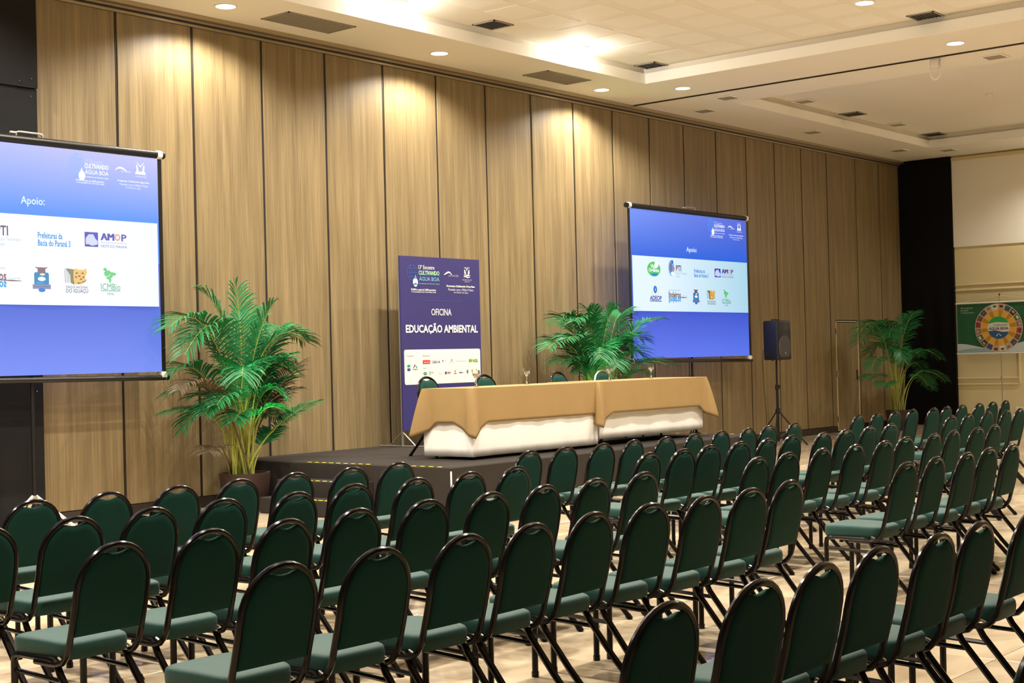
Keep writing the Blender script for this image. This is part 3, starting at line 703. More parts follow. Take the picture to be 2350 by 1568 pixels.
    b.add([(x_(22.20) - .07, -.004, Z(3.822)), (x_(22.20) + .07, -.004, Z(3.822)), (x_(22.20) + .06, -.004, Z(3.855)), (x_(22.20) - .06, -.004, Z(3.855))], [(0, 1, 2, 3)])
    b.build('hands_logo', W_, sl, smooth=False)
    lettering(sl, 'WATER FOR LIFE', x_(22.12), x_(22.29), Z(3.797), .017, W_)
    lettering(sl, 'Programa Cultivando Água Boa', x_(21.85), x_(22.335), Z(3.73), .03, W_, bold=.02)
    lettering(sl, 'Premiado como a Melhor Prática', x_(21.88), x_(22.31), Z(3.69), .024, W_)
    lettering(sl, 'de Gestão da Água', x_(21.97), x_(22.20), Z(3.655), .024, W_)
    lettering(sl, 'Apoio:', x_(20.47), x_(20.795), Z(3.405), .105, P_['pale2'], bold=.012)
    # white band logos
    if vis(19.4):
        disc(sl, x_(19.485), Z(3.055), .19, .12, P_['lime']); lettering(sl, 'Vida', x_(19.39), x_(19.55), Z(3.10), .07, W_, .006, bold=.03); lettering(sl, 'Orgânica', x_(19.33), x_(19.63), Z(3.03), .08, W_, .006, bold=.03)
        disc(sl, x_(19.56), Z(3.13), .055, .055, W_, .005); disc(sl, x_(19.5), Z(2.965), .10, .025, P_['cyan'], .005)
        disc(sl, x_(19.51), Z(2.725), .05, .06, P_['blue']); poly(sl, [(x_(19.50), Z(2.70)), (x_(19.52), Z(2.70)), (x_(19.505), Z(2.77))], W_, .006)
        for s_ in (-1, 1): strip(sl, [(x_(19.51) + s_ * .09, Z(2.72)), (x_(19.51) + s_ * .085, Z(2.66)), (x_(19.51) + s_ * .04, Z(2.62))], .03, P_['sand'])
        strip(sl, [(x_(19.51), Z(2.67)), (x_(19.51), Z(2.62))], .012, P_['navy']); lettering(sl, 'ADEOP', x_(19.35), x_(19.69), Z(2.585), .075, P_['navy'], bold=.028)
        rect(sl, x_(19.35), x_(19.69), Z(2.53), Z(2.542), P_['navy'])
    if vis(20.0):
        disc(sl, x_(20.0), Z(3.09), .085, .13, P_['sky']); disc(sl, x_(19.985), Z(3.09), .05, .085, P_['grey'], .005); disc(sl, x_(20.07), Z(3.08), .02, .04, P_['red'], .005); disc(sl, x_(20.02), Z(3.0), .04, .03, W_, .006)
        disc(sl, x_(20.03), Z(3.19), .03, .03, P_['blue'], .005)
    if vis(19.95):
        lettering(sl, 'CONSELHO DE DESENVOLVIMENTO DOS MUNICÍPIOS', max(x_(19.9), -hw + .02), x_(20.25), Z(2.725), .022, P_['grey'])
        lettering(sl, 'lindeiros', max(x_(19.9), -hw + .02), x_(20.26), Z(2.65), .105, P_['brown'], bold=.03); lettering(sl, 'lindeiros', max(x_(19.9), -hw + .02), x_(20.26), Z(2.555), .09, P_['cyan'], bold=.03, flip=True)
    strip(sl, [(x_(20.20), Z(2.606)), (x_(20.33), Z(2.606)), (x_(20.46), Z(2.604))], .016, P_['brown']); lettering(sl, 'AO LAGO DE ITAIPU', x_(20.27), x_(20.45), Z(2.628), .016, P_['grey'])
    if vis(20.1): lettering(sl, 'PTI', x_(20.136), x_(20.295), Z(3.09), .10, P_['dark'], bold=.02)
    else: lettering(sl, 'TI', -hw + .02, x_(20.295), Z(3.09), .10, P_['dark'], bold=.02)
    lettering(sl, 'Parque Tecnológico', x_(20.137), x_(20.47), Z(3.005), .045, P_['greyl']); lettering(sl, 'Itaipu', x_(20.137), x_(20.25), Z(2.955), .045, P_['greyl'])
    lettering(sl, 'Prefeituras da', x_(20.69), x_(21.03), Z(3.065), .065, P_['azure'], bold=.02); lettering(sl, 'Bacia do Paraná 3', x_(20.69), x_(21.14), Z(2.99), .065, P_['azure'], bold=.02)
    rect(sl, x_(21.346), x_(21.541), Z(2.975), Z(3.125), P_['violet']); poly(sl, [(x_(21.36), Z(3.06)), (x_(21.40), Z(3.10)), (x_(21.47), Z(3.105)), (x_(21.50), Z(3.06)), (x_(21.535), Z(3.035)), (x_(21.53), Z(3.0)), (x_(21.45), Z(2.985)), (x_(21.40), Z(3.0)), (x_(21.36), Z(2.998))], P_['pale3'], .005)
    rect(sl, x_(21.352), x_(21.364), Z(3.02), Z(3.045), P_['orange'], .006)
    [lettering(sl, 'AM', x_(21.575 + q), x_(21.765 + q), Z(3.085), .075, P_['violet'], .004 + q * .1) for q in (0, .008, .016)]; lettering(sl, 'O', x_(21.785), x_(21.87), Z(3.085), .075, P_['orange'], bold=.03); lettering(sl, 'P', x_(21.885), x_(21.965), Z(3.083), .075, P_['violet'], bold=.025)
    lettering(sl, 'ASSOCIAÇÃO DOS MUNICÍPIOS DO', x_(21.575), x_(21.965), Z(3.025), .017, P_['violet']); lettering(sl, 'OESTE DO PARANÁ', x_(21.575), x_(21.97), Z(2.992), .035, P_['violet'])
    # crest
    b = MB(); cx = x_(20.73)
    strip(sl, [(cx - .07, Z(2.745)), (cx, Z(2.725)), (cx + .07, Z(2.745))], .03, P_['grey']); rect(sl, cx - .045, cx + .045, Z(2.69), Z(2.745), P_['brown'], .0045)
    rect(sl, cx - .085, cx + .085, Z(2.56), Z(2.695), P_['teal'], .004, r=.02); disc(sl, cx, Z(2.63), .045, .022, W_, .006); disc(sl, cx + .01, Z(2.675), .03, .012, P_['sand'], .006); disc(sl, cx - .02, Z(2.59), .05, .012, P_['cyan'], .006)
    rect(sl, cx - .105, cx + .105, Z(2.53), Z(2.575), P_['grey'], .005); lettering(sl, 'FOZ DO IGUAÇU', cx - .095, cx + .095, Z(2.553), .02, P_['dark'], .007); disc(sl, cx, Z(2.52), .04, .022, P_['blue'], .0055)
    # park logo: cat's head on a striped ground
    px = x_(21.22)
    for k in range(4): rect(sl, px - .14 + k * .022, px - .134 + k * .022, Z(2.60), Z(2.74), P_['dark'], .004)
    poly(sl, [(px - .13, Z(2.745)), (px - .02, Z(2.735)), (px - .03, Z(2.58)), (px - .075, Z(2.60)), (px - .08, Z(2.68))], P_['olive'], .0045)
    poly(sl, [(px - .04, Z(2.72)), (px - .015, Z(2.75)), (px + .02, Z(2.735)), (px + .08, Z(2.735)), (px + .115, Z(2.75)), (px + .125, Z(2.71)), (px + .10, Z(2.66)), (px + .11, Z(2.62)), (px + .05, Z(2.585)), (px - .02, Z(2.585)), (px - .04, Z(2.63))], P_['gold'], .005, 'cat_logo')
    for (a_, c_) in ((0, 2.70), (.07, 2.70), (.03, 2.67), (.08, 2.66), (-.01, 2.66), (.05, 2.64), (.02, 2.60)): disc(sl, px + a_, Z(c_), .013, .008, P_['dark'], .0065, 10)
    strip(sl, [(px + .03, Z(2.60)), (px + .09, Z(2.615)), (px + .12, Z(2.64))], .01, P_['dark'], .007)
    lettering(sl, 'PARQUE NACIONAL', px - .13, px + .135, Z(2.555), .03, P_['dark'], bold=.01); lettering(sl, 'DO IGUAÇU', px - .13, px + .135, Z(2.515), .05, P_['dark'], bold=.01)
    # tree logo
    tx = x_(21.70); rg = random.Random(2)
    for k in range(16): a = rg.uniform(0, 6.3); r_ = rg.uniform(0, .075); disc(sl, tx - .01 + r_ * math.cos(a), Z(2.715) + r_ * .75 * math.sin(a), .022, .018, P_['leaf'], .004 + k * .0002, 8)
    strip(sl, [(tx, Z(2.69)), (tx + .005, Z(2.64)), (tx, Z(2.61))], .03, P_['leaf']); lettering(sl, 'ICMBio', x_(21.567), x_(21.855), Z(2.57), .07, P_['gtext'])
    rect(sl, x_(21.567), x_(21.855), Z(2.525), Z(2.532), P_['gtext']); lettering(sl, 'MMA', x_(21.66), x_(21.76), Z(2.495), .03, P_['gtext'])
    return t
def pal(k, soft):
    def E(r, g, b_):  # washed towards white on the paler screen
        r, g, b_ = [c + (250 - c) * soft for c in (r, g, b_)]; return F(int(r), int(g), int(b_), 1.0)
    return dict(k=k, white=E(240, 246, 255), pale=E(180, 200, 255), pale2=F(215, 235, 255, 1.0), pale3=E(190, 200, 240), globe=E(70, 150, 240) if soft < .1 else F(150, 185, 255, 1.0),
                lime=E(90, 190, 100), cyan=E(20, 140, 215), blue=E(30, 100, 200), sand=E(225, 215, 180), navy=E(40, 50, 160), sky=E(120, 170, 220), grey=E(110, 120, 160),
                red=E(220, 90, 90), brown=E(110, 80, 90), dark=E(70, 60, 90), greyl=E(150, 170, 210), azure=E(20, 120, 215), violet=E(60, 55, 165), orange=E(240, 120, 70),
                teal=E(30, 110, 175), olive=E(110, 110, 80), gold=E(225, 175, 80), leaf=E(80, 190, 100), gtext=E(50, 150, 90))
def sr(r, g, b_): return rgb(r, g, b_)
mR = screen_mat('projected_slide_right', sr(112, 146, 246), sr(22, 96, 222), sr(88, 116, 238), sr(56, 84, 206), sr(92, 106, 214), 1.62, 4.04, 2.36, 3.25, -1.8, 1.8, 1.17)
bR = band_mat('projected_band_right', sr(226, 244, 255), sr(168, 212, 234), -1.0, 1.8, 1.18)
mL = screen_mat('projected_slide_left', sr(176, 188, 255), sr(84, 146, 248), sr(110, 138, 238), sr(72, 102, 208), sr(196, 196, 242), 1.6, 3.98, 2.34, 3.28, -1.2, 1.6, 1.23)
bL = band_mat('projected_band_left', sr(248, 252, 255), sr(238, 246, 252), -1.0, 1.6, 1.23)
# calibrated spans (metres): right screen 18.87 - 22.49, left screen 6.65 - 9.79
proj_screen(20.68, 1.80, 1.62, 4.02, .05, 'smaller looking projection screen on tripod between middle palm and loudspeaker, blue slide', lambda x: x, lambda z: z + .01, mR, bR, pal(1.0, .0), M['black'], [(-.5, -.25), (.5, -.25), (0, .4)], 0)
proj_screen(8.225, 1.57, 1.62, 3.975, .03, 'large pale blue projection screen cut off by the left edge', lambda x: 8.225 + (x - 20.63) * .845, lambda z: 3.255 + (z - 3.26) * (.93 if z > 3.26 else 1.033), mL, bL, pal(.9, .22), M['whitepl'], [(-.45, -.05), (.40, -.12), (0.05, .35)], 0)

# ================================================================== BLUE BANNER
bn = empty('banner_stand', (13.70, -.5, .54), 0, 'tall dark blue printed banner on stage with white sponsor box', 'banner')
bm = mat('blue_banner_print', rgb(48, 43, 104), 0.55, var=.05, scale=2)
MB().box(0, 1.60, -.010, .010, .215, 2.525).build('banner_sheet', bm, bn, smooth=False)
for x in (.02, 1.58):
    MB().tube([(x, .03, .0), (x, .03, 2.5)], .016, 8).build('post', M['steel'], bn)
    ft = MB().tube([(x, -.40, .012), (x, .45, .012)], .010, 6).build('foot', M['steel'], bn)
    for s_ in (-.24, .24): MB().tube([(x, .03, .20), (x, .03 + s_, .012)], .008, 6).build('brace', M['steel'], bn)
pr = bpy.data.objects.new('print', None); C.objects.link(pr); pr.parent = bn; pr.location = (-13.70, -.011, -.54); pr.empty_display_size = .1
Wm = F(240, 236, 232); cy = F(96, 150, 196)
globe(pr, 13.935, 2.845, .105, .11, .006, F(76, 96, 168)); drop(pr, 13.99, 2.735, .048, .15, Wm); strip(pr, [(13.95, 2.69), (13.99, 2.70), (14.03, 2.69)], .03, F(60, 130, 180), .007)
poly(pr, [(13.965, 2.765), (14.015, 2.765), (13.99, 2.825)], cy, .0075)
lettering(pr, '13º Encontro', 14.057, 14.37, 2.925, .055, Wm); lettering(pr, 'CULTIVANDO', 14.06, 14.466, 2.85, .058, F(170, 236, 176), bold=.02); lettering(pr, 'ÁGUA BOA', 14.062, 14.465, 2.775, .07, F(110, 160, 205), bold=.02)
lettering(pr, 'Cuidando do Planeta Água', 14.06, 14.464, 2.705, .026, F(150, 190, 170)); lettering(pr, 'ITAIPU e mais de 2.000 parceiros', 13.905, 14.39, 2.618, .035, Wm, bold=.02); lettering(pr, '17 E 18 DE NOVEMBRO DE 2016 - FOZ DO IGUAÇU - BRASIL', 13.91, 14.39, 2.588, .02, Wm, bold=.01)
strip(pr, [(14.56 + .016 * k, 2.838 + .035 * math.sin(PI * (k / 10) ** 1.4)) for k in range(11)], .022, Wm, name='wave_logo'); lettering(pr, 'UN WATER', 14.655, 14.86, 2.825, .028, F(170, 160, 190))
for s_ in (-1, 1):
    strip(pr, [(15.033 + s_ * .045, 2.92), (15.033 + s_ * .04, 2.88), (15.033 + s_ * .02, 2.84)], .035, Wm, name='hands_logo'); strip(pr, [(15.033, 2.90), (15.033 + s_ * .015, 2.945), (15.033 + s_ * .06, 2.945)], .012, Wm, name='hands_logo')
for z_ in (2.84, 2.815): strip(pr, [(14.965, z_), (15.0, z_ + .012), (15.04, z_ - .004), (15.10, z_ + .004)], .02, Wm, name='wave_logo')
lettering(pr, 'WATER FOR LIFE', 14.935, 15.13, 2.776, .018, F(190, 184, 205)); lettering(pr, '2005-2015', 14.98, 15.09, 2.752, .016, F(190, 184, 205))
lettering(pr, 'Programa Cultivando Água Boa', 14.608, 15.189, 2.684, .042, Wm, bold=.03); lettering(pr, 'Premiado como a Melhor Prática', 14.64, 15.16, 2.637, .034, F(215, 210, 222)); lettering(pr, 'de Gestão da Água', 14.755, 15.05, 2.598, .034, F(215, 210, 222))
rect(pr, 14.12, 14.90, 2.472, 2.477, F(84, 78, 150), .002, 'rule')
lettering(pr, 'OFICINA', 14.289, 14.692, 2.325, .092, Wm, bold=.006); lettering(pr, 'EDUCAÇÃO AMBIENTAL', 13.785, 15.232, 2.098, .155, Wm, bold=.028)
rect(pr, 13.743, 15.273, 1.356, 1.821, F(236, 230, 220), .002, 'sponsor_box', r=.03)
tn = F(120, 100, 90); rect(pr, 14.036, 14.039, 1.42, 1.77, F(215, 208, 200), .003, 'rule')
lettering(pr, 'Realização:', 13.79, 13.93, 1.737, .022, tn); lettering(pr, 'Patrocínio:', 14.10, 14.24, 1.737, .022, tn); lettering(pr, 'Apoio:', 14.10, 14.175, 1.568, .022, tn)
disc(pr, 13.825, 1.605, .033, .018, F(40, 150, 100)); disc(pr, 13.825, 1.555, .033, .020, F(50, 80, 140)); lettering(pr, 'ÁGUA BOA', 13.79, 13.86, 1.58, .012, F(50, 80, 140))
strip(pr, [(13.91, 1.575), (13.94, 1.61), (13.95, 1.62)], .02, F(40, 60, 120)); strip(pr, [(13.96, 1.61), (13.97, 1.59), (13.985, 1.575)], .02, F(40, 140, 100)); disc(pr, 13.938, 1.617, .01, .01, F(200, 60, 40), .006); lettering(pr, 'ITAIPU', 13.90, 13.995, 1.558, .018, F(60, 50, 50), bold=.02)
rect(pr, 14.096, 14.243, 1.625, 1.678, F(205, 62, 48)); lettering(pr, 'Santander', 14.115, 14.235, 1.650, .018, Wm, .006); lettering(pr, 'CAI', 14.282, 14.36, 1.651, .036, F(40, 60, 130), bold=.028); lettering(pr, 'X', 14.362, 14.395, 1.651, .036, F(230, 120, 50), .005, bold=.028); lettering(pr, 'A', 14.398, 14.437, 1.651, .036, F(40, 60, 130), bold=.028)
disc(pr, 14.492, 1.66, .010, .016, F(70, 90, 140)); lettering(pr, 'copel', 14.51, 14.565, 1.665, .016, F(130, 140, 150)); lettering(pr, 'sanepar', 14.625, 14.725, 1.64, .014, F(120, 120, 130)); disc(pr, 14.675, 1.67, .012, .012, F(80, 90, 110))
for xx, tt in ((14.76, 'Meio Ambiente'), (14.875, 'Ministério de Minas')): lettering(pr, tt, xx, xx + .10, 1.655, .014, F(150, 130, 120))
lettering(pr, 'BRASIL', 15.028, 15.226, 1.656, .045, F(40, 150, 70), bold=.03); rect(pr, 15.09, 15.115, 1.635, 1.675, F(235, 195, 50), .0045)
disc(pr, 14.139, 1.497, .038, .022, F(50, 140, 80)); lettering(pr, 'Vida Orgânica', 14.11, 14.168, 1.497, .012, Wm, .006); disc(pr, 14.237, 1.503, .016, .022, F(70, 90, 110)); disc(pr, 14.237, 1.503, .008, .014, Wm, .006); lettering(pr, 'PTI', 14.262, 14.30, 1.505, .018, F(60, 50, 60), bold=.02)
lettering(pr, 'Prefeituras da', 14.40, 14.47, 1.50, .012, F(120, 140, 160)); lettering(pr, 'Bacia do Paraná 3', 14.40, 14.48, 1.484, .012, F(120, 140, 160)); rect(pr, 14.53, 14.568, 1.478, 1.515, F(90, 60, 110)); lettering(pr, 'AMOP', 14.575, 14.65, 1.503, .02, F(120, 50, 90), bold=.028); rect(pr, 14.575, 14.65, 1.482, 1.487, F(150, 80, 80))
disc(pr, 14.74, 1.515, .013, .018, F(220, 120, 50)); lettering(pr, 'ADEOP', 14.71, 14.772, 1.485, .016, F(150, 60, 50), bold=.03); lettering(pr, 'lindeiros', 14.82, 14.895, 1.498, .024, F(60, 80, 130), bold=.04); strip(pr, [(14.90, 1.495), (14.92, 1.495), (14.935, 1.495)], .004, F(90, 90, 100))
rect(pr, 14.98, 15.01, 1.48, 1.53, F(70, 84, 110), r=.01); poly(pr, [(15.07, 1.53), (15.115, 1.53), (15.12, 1.49), (15.09, 1.49)], F(190, 150, 70)); disc(pr, 15.185, 1.52, .015, .015, F(90, 120, 80))

# ================================================================== GREEN BANNER BY THE CREAM WALL
gb = empty('hanging_banner', (29.8, -1.42, 0), -PI / 2, 'green banner with round colourful wheel on a slim pole stand by the cream wall', 'banner')
GW = 1.80; z0, z1 = 1.535, 2.60
MB().grid(lambda u, v: (u * GW, .004 * math.sin(u * 9) * math.sin(v * 7), z0 + (z1 - z0) * v), 20, 8).build('banner_sheet', mat('green_banner_print', rgb(26, 92, 58), .55, var=.25, scale=3), gb)
MB().tube([(-.02, 0, z1), (GW + .02, 0, z1)], .016, 8).build('top_rod', M['whitepl'], gb); MB().tube([(-.02, 0, z0), (GW + .02, 0, z0)], .016, 8).build('bottom_rod', M['whitepl'], gb)
MB().tube([(.92, .04, .02), (.92, .04, 2.76)], .010, 8).tube([(.92, .04, .98), (.92, .04, 1.06)], .020, 8).build('pole', M['steel'], gb)
MB().tube([(.92, .04, 2.74), (.92, .04, 2.78)], .014, 8).build('pole_tip', M['black'], gb)
for s_ in (-1, 1): MB().tube([(.92, .04, 2.75), (.92 + s_ * .9, .0, 2.61)], .0025, 5).build('cord', M['whitepl'], gb)
for a in (0, 2.1, 4.2): MB().tube([(.92, .04, .25), (.92 + .4 * math.cos(a), .04 + .3 * math.sin(a), .012)], .009, 6).build('leg', M['steel'], gb)
pg = bpy.data.objects.new('print', None); C.objects.link(pg); pg.parent = gb; pg.location = (0, -.006, 0); pg.empty_display_size = .1
poly(pg, [(.0, z0 + .01)] + [(GW * k / 24, z0 + .14 + .07 * math.sin(1.6 - 7 * k / 24) + .05 * (k / 24)) for k in range(25)] + [(GW, z0 + .01)], F(196, 212, 214), .002, 'swoosh')
poly(pg, [(.0, z0 + .01)] + [(GW * k / 24, z0 + .05 + .06 * math.sin(.2 + 6 * k / 24)) for k in range(25)] + [(GW, z0 + .01)], F(150, 176, 188), .003, 'swoosh')
for i, s_ in enumerate(['20 programas', '65 ações', '2.146 parceiros']): lettering(pg, s_, .09, .09 + (.27, .17, .285)[i], 2.50 - i * .050, .034, F(214, 220, 200), bold=.01)
wc = (.90, 2.065); cols = [(150, 110, 110), (70, 90, 130), (190, 170, 150), (180, 60, 50), (60, 60, 60), (220, 220, 214), (120, 90, 70), (90, 110, 60), (200, 150, 130), (50, 90, 120)]
disc(pg, wc[0], wc[1], .508, .508, F(206, 196, 160), .004, 48, 'wheel_rim')
rg = random.Random(5)
for k in range(20):
    a0 = 2 * PI * k / 20 + .02; a1 = 2 * PI * (k + 1) / 20 - .02
    for (r0, r1, cc, dd) in ((.385, .495, cols[(k * 7) % 10], .005), (.43, .475, cols[(k * 3 + 2) % 10], .006), (.24, .375, (232, 176, 56) if k % 2 else (196, 138, 36), .005)):
        e_ = .06 if dd == .006 else 0
        poly(pg, [(wc[0] + r * math.cos(a), wc[1] + r * math.sin(a)) for r, a in ((r0, a0 + e_), (r1, a0 + e_), (r1, (a0 + a1) / 2), (r1, a1 - e_), (r0, a1 - e_), (r0, (a0 + a1) / 2))], F(*cc), dd, 'wheel_segment')
disc(pg, wc[0], wc[1], .235, .235, F(222, 220, 210), .006, 40, 'wheel_hub')
poly(pg, [(wc[0] + .235 * math.cos(a), wc[1] + .235 * math.sin(a)) for a in [math.radians(q) for q in range(25, 165, 7)]] + [(wc[0] - .05, wc[1] + .12)], F(52, 170, 76), .007, 'hub_top')
poly(pg, [(wc[0] + .235 * math.cos(a), wc[1] + .235 * math.sin(a)) for a in [math.radians(q) for q in range(198, 342, 7)]] + [(wc[0] + .08, wc[1] - .09), (wc[0] - .08, wc[1] - .05)], F(52, 96, 140), .007, 'hub_water')
lettering(pg, 'Cultivando', wc[0] - .10, wc[0] + .19, wc[1] + .06, .045, F(70, 110, 150), .009); lettering(pg, 'ÁGUA BOA', wc[0] - .21, wc[0] + .21, wc[1] - .01, .07, F(30, 50, 100), .009, bold=.02)
for s_ in (-1, 1): strip(pg, [(wc[0] + s_ * .012, wc[1] - .12), (wc[0] + s_ * .03, wc[1] - .16), (wc[0] + s_ * .06, wc[1] - .175)], .018, Wm, .009)

# ================================================================== LOUDSPEAKER
sx, sy = 22.74, -1.0
ss = empty('speaker_stand', (sx, sy, 0), 0, 'black tripod stand holding the loudspeaker', 'speaker stand')
MB().tube([(0, 0, .08), (0, 0, 1.05)], .024, 12).build('lower_tube', M['black'], ss); MB().tube([(0, 0, 1.0), (0, 0, 1.56)], .017, 10).build('pole', M['black'], ss)
MB().tube([(0, 0, 1.00), (0, 0, 1.09)], .034, 12).build('collar', M['black'], ss); MB().tube([(.03, 0, 1.05), (.085, 0, 1.05)], .012, 8).tube([(.085, 0, 1.02), (.085, 0, 1.08)], .012, 6).build('knob', M['black'], ss)
MB().tube([(0, 0, .57), (0, 0, .66)], .040, 12).tube([(.03, 0, .64), (.075, 0, .66)], .012, 8).build('leg_collar', M['black'], ss); MB().tube([(0, 0, .12), (0, 0, .20)], .036, 12).build('brace_collar', M['black'], ss)
for a in (-.7, 1.4, 3.5):
    c_, s_ = math.cos(a), math.sin(a)
    MB().tube([(.03 * c_, .03 * s_, .61), (.52 * c_, .52 * s_, .02)], .013, 8).build('leg', M['black'], ss)
    MB().tube([(.03 * c_, .03 * s_, .16), (.27 * c_, .27 * s_, .32)], .009, 6).build('brace', M['black'], ss)
    MB().tube([(.51 * c_, .51 * s_, .035), (.54 * c_, .54 * s_, .0)], .019, 8).build('rubber_foot', M['plastic'], ss)
sp = empty('loudspeaker', (sx, sy, 1.53), math.radians(-7), 'black loudspeaker box on the tripod stand right of the small screen', 'loudspeaker')
b = MB(); W2 = .21
pf = [(-W2, -.17), (-W2 + .02, -.185), (W2 - .02, -.185), (W2, -.17), (W2 - .01, .06), (W2 - .07, .16), (-W2 + .07, .16), (-W2 + .01, .06)]
lv = [(.94, 0.0), (1, .02), (1, .67), (.94, .695)]
vs = [(x * k, y * k, z) for k, z in lv for x, y in pf]; n = 8
b.add(vs, [tuple(range(7, -1, -1)), tuple(range(24, 32))] + [(j * n + i, j * n + (i + 1) % n, (j + 1) * n + (i + 1) % n, (j + 1) * n + i) for j in range(3) for i in range(n)]).build('cabinet', M['plastic'], sp, ang=35)
gpts = [(-.11, .045), (.11, .045), (.165, .11), (.175, .25), (.15, .35), (.08, .42), (-.08, .42), (-.15, .35), (-.175, .25), (-.165, .11)]
MB().add([(x, -.190, z) for x, z in gpts] + [(x * .93, -.200, .23 + (z - .23) * .93) for x, z in gpts], [tuple(range(10, 20))] + [(i, (i + 1) % 10, 10 + (i + 1) % 10, 10 + i) for i in range(10)]).build('grille', M['grille'], sp, smooth=False)
hp = [(-.165, .44), (.165, .44), (.15, .64), (-.15, .64)]
MB().add([(x, -.188, z) for x, z in hp] + [(x * .45, -.150, .54 + (z - .54) * .4) for x, z in hp], [(4, 5, 6, 7)] + [(i, (i + 1) % 4, 4 + (i + 1) % 4, 4 + i) for i in range(4)]).build('horn', M['black'], sp, smooth=False)
MB().rbox(-.016, .016, -.206, -.199, .10, .135, .003).build('badge', M['chrome'], sp, smooth=False)
for x in (-.11, .11): MB().tube([(x, 0, -.012), (x, 0, .004)], .02, 8).build('foot', M['black'], sp)
MB().tube([(-.10, .0, .69), (-.10, .0, .715), (.10, 0, .715), (.10, 0, .69)], .012, 6).build('handle', M['black'], sp)
pts = [(sx - .19, sy + .12, 1.72), (sx - .24, sy + .12, 1.70), (sx - .27, sy + .12, 1.5), (sx - .24, sy + .12, 1.0), (sx - .20, sy + .12, .55), (sx - .21, sy + .13, .2), (sx - .25, sy + .1, .008), (sx - .5, sy + .3, .006), (sx - .7, -.3, .006)]
tag(MB().tube(pts, .005, 6).build('speaker_cable', M['black']), 'thin black cable hanging beside the loudspeaker stand', 'cable')

# ================================================================== PALMS
def bez(p0, p1, p2, p3, t):
    a = (1 - t); return p0 * a ** 3 + p1 * 3 * a * a * t + p2 * 3 * a * t * t + p3 * t ** 3
def frond(root, base, ctrl, tip, rnd, dry=False, ll=.30, nl=30, start=.42, droop=.35):
    p0 = Vector(base); p3 = Vector(tip); c = Vector(ctrl); p1 = p0.lerp(c, .45) + Vector((0, 0, .12 * (c.z - p0.z))); p1.x = p0.x + (c.x - p0.x) * .25; p1.y = p0.y + (c.y - p0.y) * .25; p2 = c
    N = 20; path = [bez(p0, p1, p2, p3, k / N) for k in range(N + 1)]
    st_ = MB().tube(path, .01, 5, rs=[.011 * (1 - .85 * k / N) + .0015 for k in range(N + 1)]).build('stem', M['leafdry'] if dry else M['stem'], root)
    b = MB(); view = Vector((0, -1, 0))
    for i in range(nl):
        t = start + (1 - start) * (i + .5) / nl; s_ = (i + .5) / nl
        p = bez(p0, p1, p2, p3, t); tg = (bez(p0, p1, p2, p3, min(1, t + .02)) - bez(p0, p1, p2, p3, t - .02)).normalized()
        side = tg.cross(Vector((0, 0, 1))); 
        if side.length < .15: side = Vector((1, .3, 0))
        side.normalize()
        # turn the blade plane partly to the front of the plant so that leaflets fan out
        side = (side + Vector((0, -.0, 0))).normalized(); nrm = side.cross(tg).normalized()
        L = ll * (math.sin(PI * (.16 + .76 * s_)) ** .6) * rnd.uniform(.85, 1.12)
        for sg in (-1, 1):
            fw = .55 + .5 * s_
            d = (side * sg + tg * fw + nrm * .28 + Vector((rnd.uniform(-.1, .1), rnd.uniform(-.1, .1), rnd.uniform(-.12, .05)))).normalized()
            w_ = .0085 + .004 * math.sin(PI * s_); wv = tg.cross(d).cross(d).normalized() * w_ if tg.cross(d).length > .01 else Vector((0, 0, w_))
            q1 = p + d * L * .4; q2 = p + d * L * .75 - Vector((0, 0, L * droop * .28)); q3 = p + d * L * .98 - Vector((0, 0, L * droop * .75))
            up_ = nrm * (-.004)
            b.add([p + wv * .4, p - wv * .4, q1 + wv, q1 + up_, q1 - wv, q2 + wv * .75, q2 + up_, q2 - wv * .75, q3], [(0, 1, 4, 3), (0, 3, 2), (2, 3, 6, 5), (3, 4, 7, 6), (5, 6, 8), (6, 7, 8)])
    o = b.build('frond', M['leafdry'] if dry else M['leaf'], root, ang=70)
    if dry: o['label'] = 'dry brownish frond'
    return o
def palm(x, y, label, fr, seed, potr=.37, poth=.44, dry=(), extra=10):
    rnd = random.Random(seed)
    t = empty('potted_palm', (x, y, 0), 0, label, 'palm', 'potted palms along the wood wall')
    MB().lathe([(0, 0), (potr * .66, 0), (potr * .70, .01), (potr * .84, poth * .22), (potr * .95, poth * .6), (potr, poth - .02), (potr, poth), (potr - .03, poth), (potr - .04, poth - .05), (0, poth - .05)], n=32).build('pot', M['pot'], t, ang=50)
    MB().lathe([(0, .02), (.1, .015), (.17, .02), (potr - .035, 0)], c=(0, 0, poth - .06), n=20).build('soil', M['soil'], t)
    for i, q in enumerate(fr):
        cx, cy_, cz, tx, ty, tz = q
        a = rnd.uniform(0, 6.28); r_ = rnd.uniform(.02, .13); base = (r_ * math.cos(a) + .06 * (1 if tx > 0 else -1) * rnd.random(), r_ * math.sin(a), poth - .06)
        sz = .46 if tz > 1.5 else .32
        frond(t, base, (cx, cy_, cz), (tx, ty, tz), rnd, i in dry, sz, 34 if tz > 1.4 else 24, .40 if tz > 1.4 else .55)
    for k in range(extra):  # short fresh shoots and bare canes
        a = rnd.uniform(0, 6.28); r_ = rnd.uniform(.02, .14); bx, by = r_ * math.cos(a), r_ * math.sin(a); h = rnd.uniform(.35, .95)
        MB().tube([(bx, by, poth - .06), (bx * 1.2, by * 1.2, poth + h * .5), (bx * 1.6, by * 1.6, poth + h)], .009, 5, rs=[.010, .008, .004]).build('stem', M['stem'], t)
    return t
